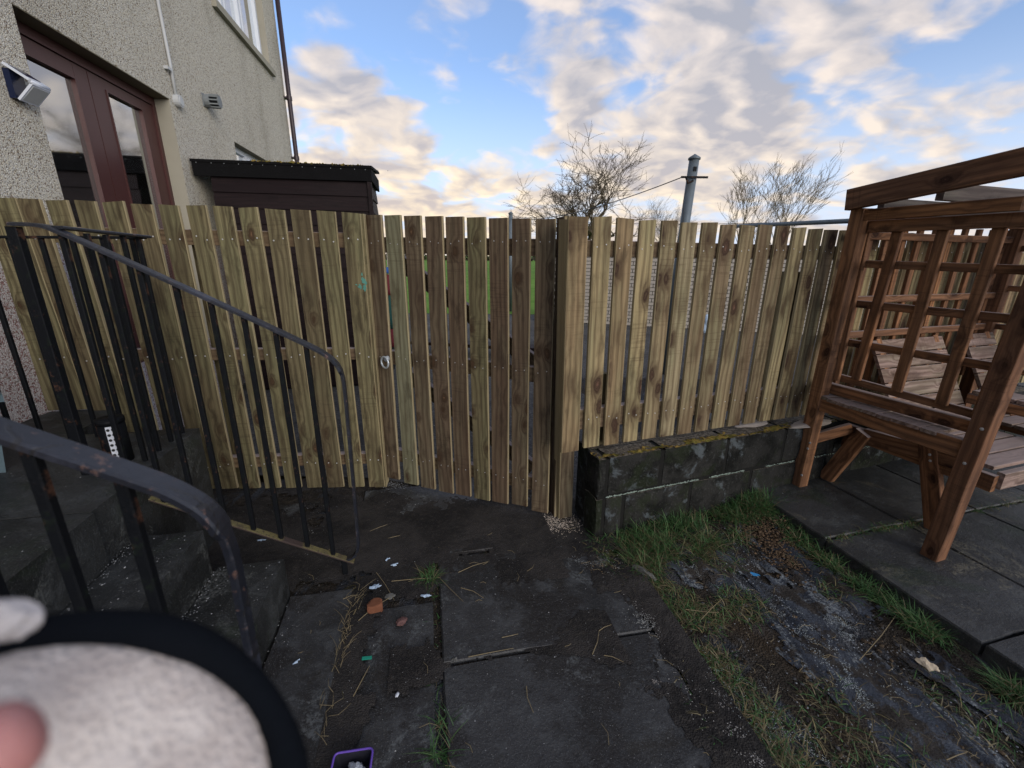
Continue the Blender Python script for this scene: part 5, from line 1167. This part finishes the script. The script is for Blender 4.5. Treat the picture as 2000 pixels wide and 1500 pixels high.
# ------------------------------------------------------------------ gloved hand close to the camera
HC = CAM+ray(18, 1726).normalized()*.31
nrm = (CAM-HC).normalized(); hu = Vector((RT.x, RT.y, RT.z)); hu = (hu-nrm*hu.dot(nrm)).normalized(); hv = nrm.cross(hu)
per = empty('person', HC, 'photographer hand in cream fleece mitten with black edging, blurred lower left', 'person')
def HPt(u, v, w=0.): return HC+hu*u+hv*v+nrm*w
RX, RY = .098, .086
ringp = [HPt(RX*math.cos(a)*(1+.03*math.sin(2*a)), RY*math.sin(a), .0) for a in [2*math.pi*k/48 for k in range(49)]]
m_ = MB(); m_.tube(ringp, [.0088+.0012*math.sin(k*.7) for k in range(49)], 10, False); m_.build('mitten_edging', 'bind', per, True)
v = []; f = []; nr, na = 14, 48
for i in range(nr+1):
    r = i/nr
    for k in range(na):
        a = 2*math.pi*k/na; u_, v_ = RX*.97*r*math.cos(a), RY*.97*r*math.sin(a)
        w_ = .018*math.sqrt(max(0, 1-r*r))-.004+mn.noise(Vector((u_*60, v_*60, 1)))*.0012
        w_ += .009/(1+math.exp((u_+.020+v_*.25)/.003))*max(0, 1-r)**.5
        v.append(HPt(u_, v_, w_))
for i in range(nr):
    for k in range(na): f.append((i*na+k, i*na+(k+1) % na, (i+1)*na+(k+1) % na, (i+1)*na+k))
me = mesh('mitten_palm', v, f, True); fixn(me); link('mitten_palm', me, 'fleece', per)
# back of the mitten, a closed pouch behind the palm
v = []; f = []
for i in range(nr+1):
    r = i/nr
    for k in range(na): a = 2*math.pi*k/na; v.append(HPt(RX*.99*r*math.cos(a), RY*.99*r*math.sin(a), -.035*math.sqrt(max(0, 1-r*r))-.006))
for i in range(nr):
    for k in range(na): f.append((i*na+k, i*na+(k+1) % na, (i+1)*na+(k+1) % na, (i+1)*na+k))
me = mesh('mitten_back', v, f, True); fixn(me); link('mitten_back', me, 'bind', per)
kb = CAM+ray(15, 1212).normalized()*.30
o = lump('mitten_tab', kb, (.012, .0085, .008), 'fleece2', seed=0, parent=per, rough=.25)
# hand: one skinned surface with thumb and four fingers, most of it below the picture
vs = [HPt(-.095, -.10, .02)]; ed = []; rad = [.026]
def chain(root, pts, rs):
    prev = root
    for p, r in zip(pts, rs): vs.append(HPt(*p)); rad.append(r); ed.append((prev, len(vs)-1)); prev = len(vs)-1
    return prev
palm = chain(0, [(-.085, -.065, .024)], [.024])
chain(palm, [(-.052, -.035, .060), (-.036, .006, .085), (-.014, .034, .095)], [.017, .016, .0125])
for (u, L_) in ((-.075, .050), (-.058, .056), (-.042, .050), (-.026, .040)):
    kn = chain(palm, [(u+.01, -.085, .024)], [.011]); chain(kn, [(u+.02, -.085+L_*.1, .036), (u+.035, -.092, .042), (u+.04, -.105, .036)], [.0095, .0088, .0075])
chain(0, [(-.11, -.16, .01), (-.12, -.24, -.01)], [.028, .032])
me = bpy.data.meshes.new('hand'); me.from_pydata([tuple(x) for x in vs], ed, []); ho = link('hand', me, 'skin', per)
sk = ho.modifiers.new('skin', 'SKIN'); sk.use_smooth_shade = True
for i, sv in enumerate(me.skin_vertices[0].data if me.skin_vertices else []): sv.radius = (rad[i], rad[i])
if not me.skin_vertices:
    bpy.context.view_layer.update()
sub = ho.modifiers.new('sub', 'SUBSURF'); sub.levels = 2; sub.render_levels = 2
if me.skin_vertices:
    me.skin_vertices[0].data[0].use_root = True
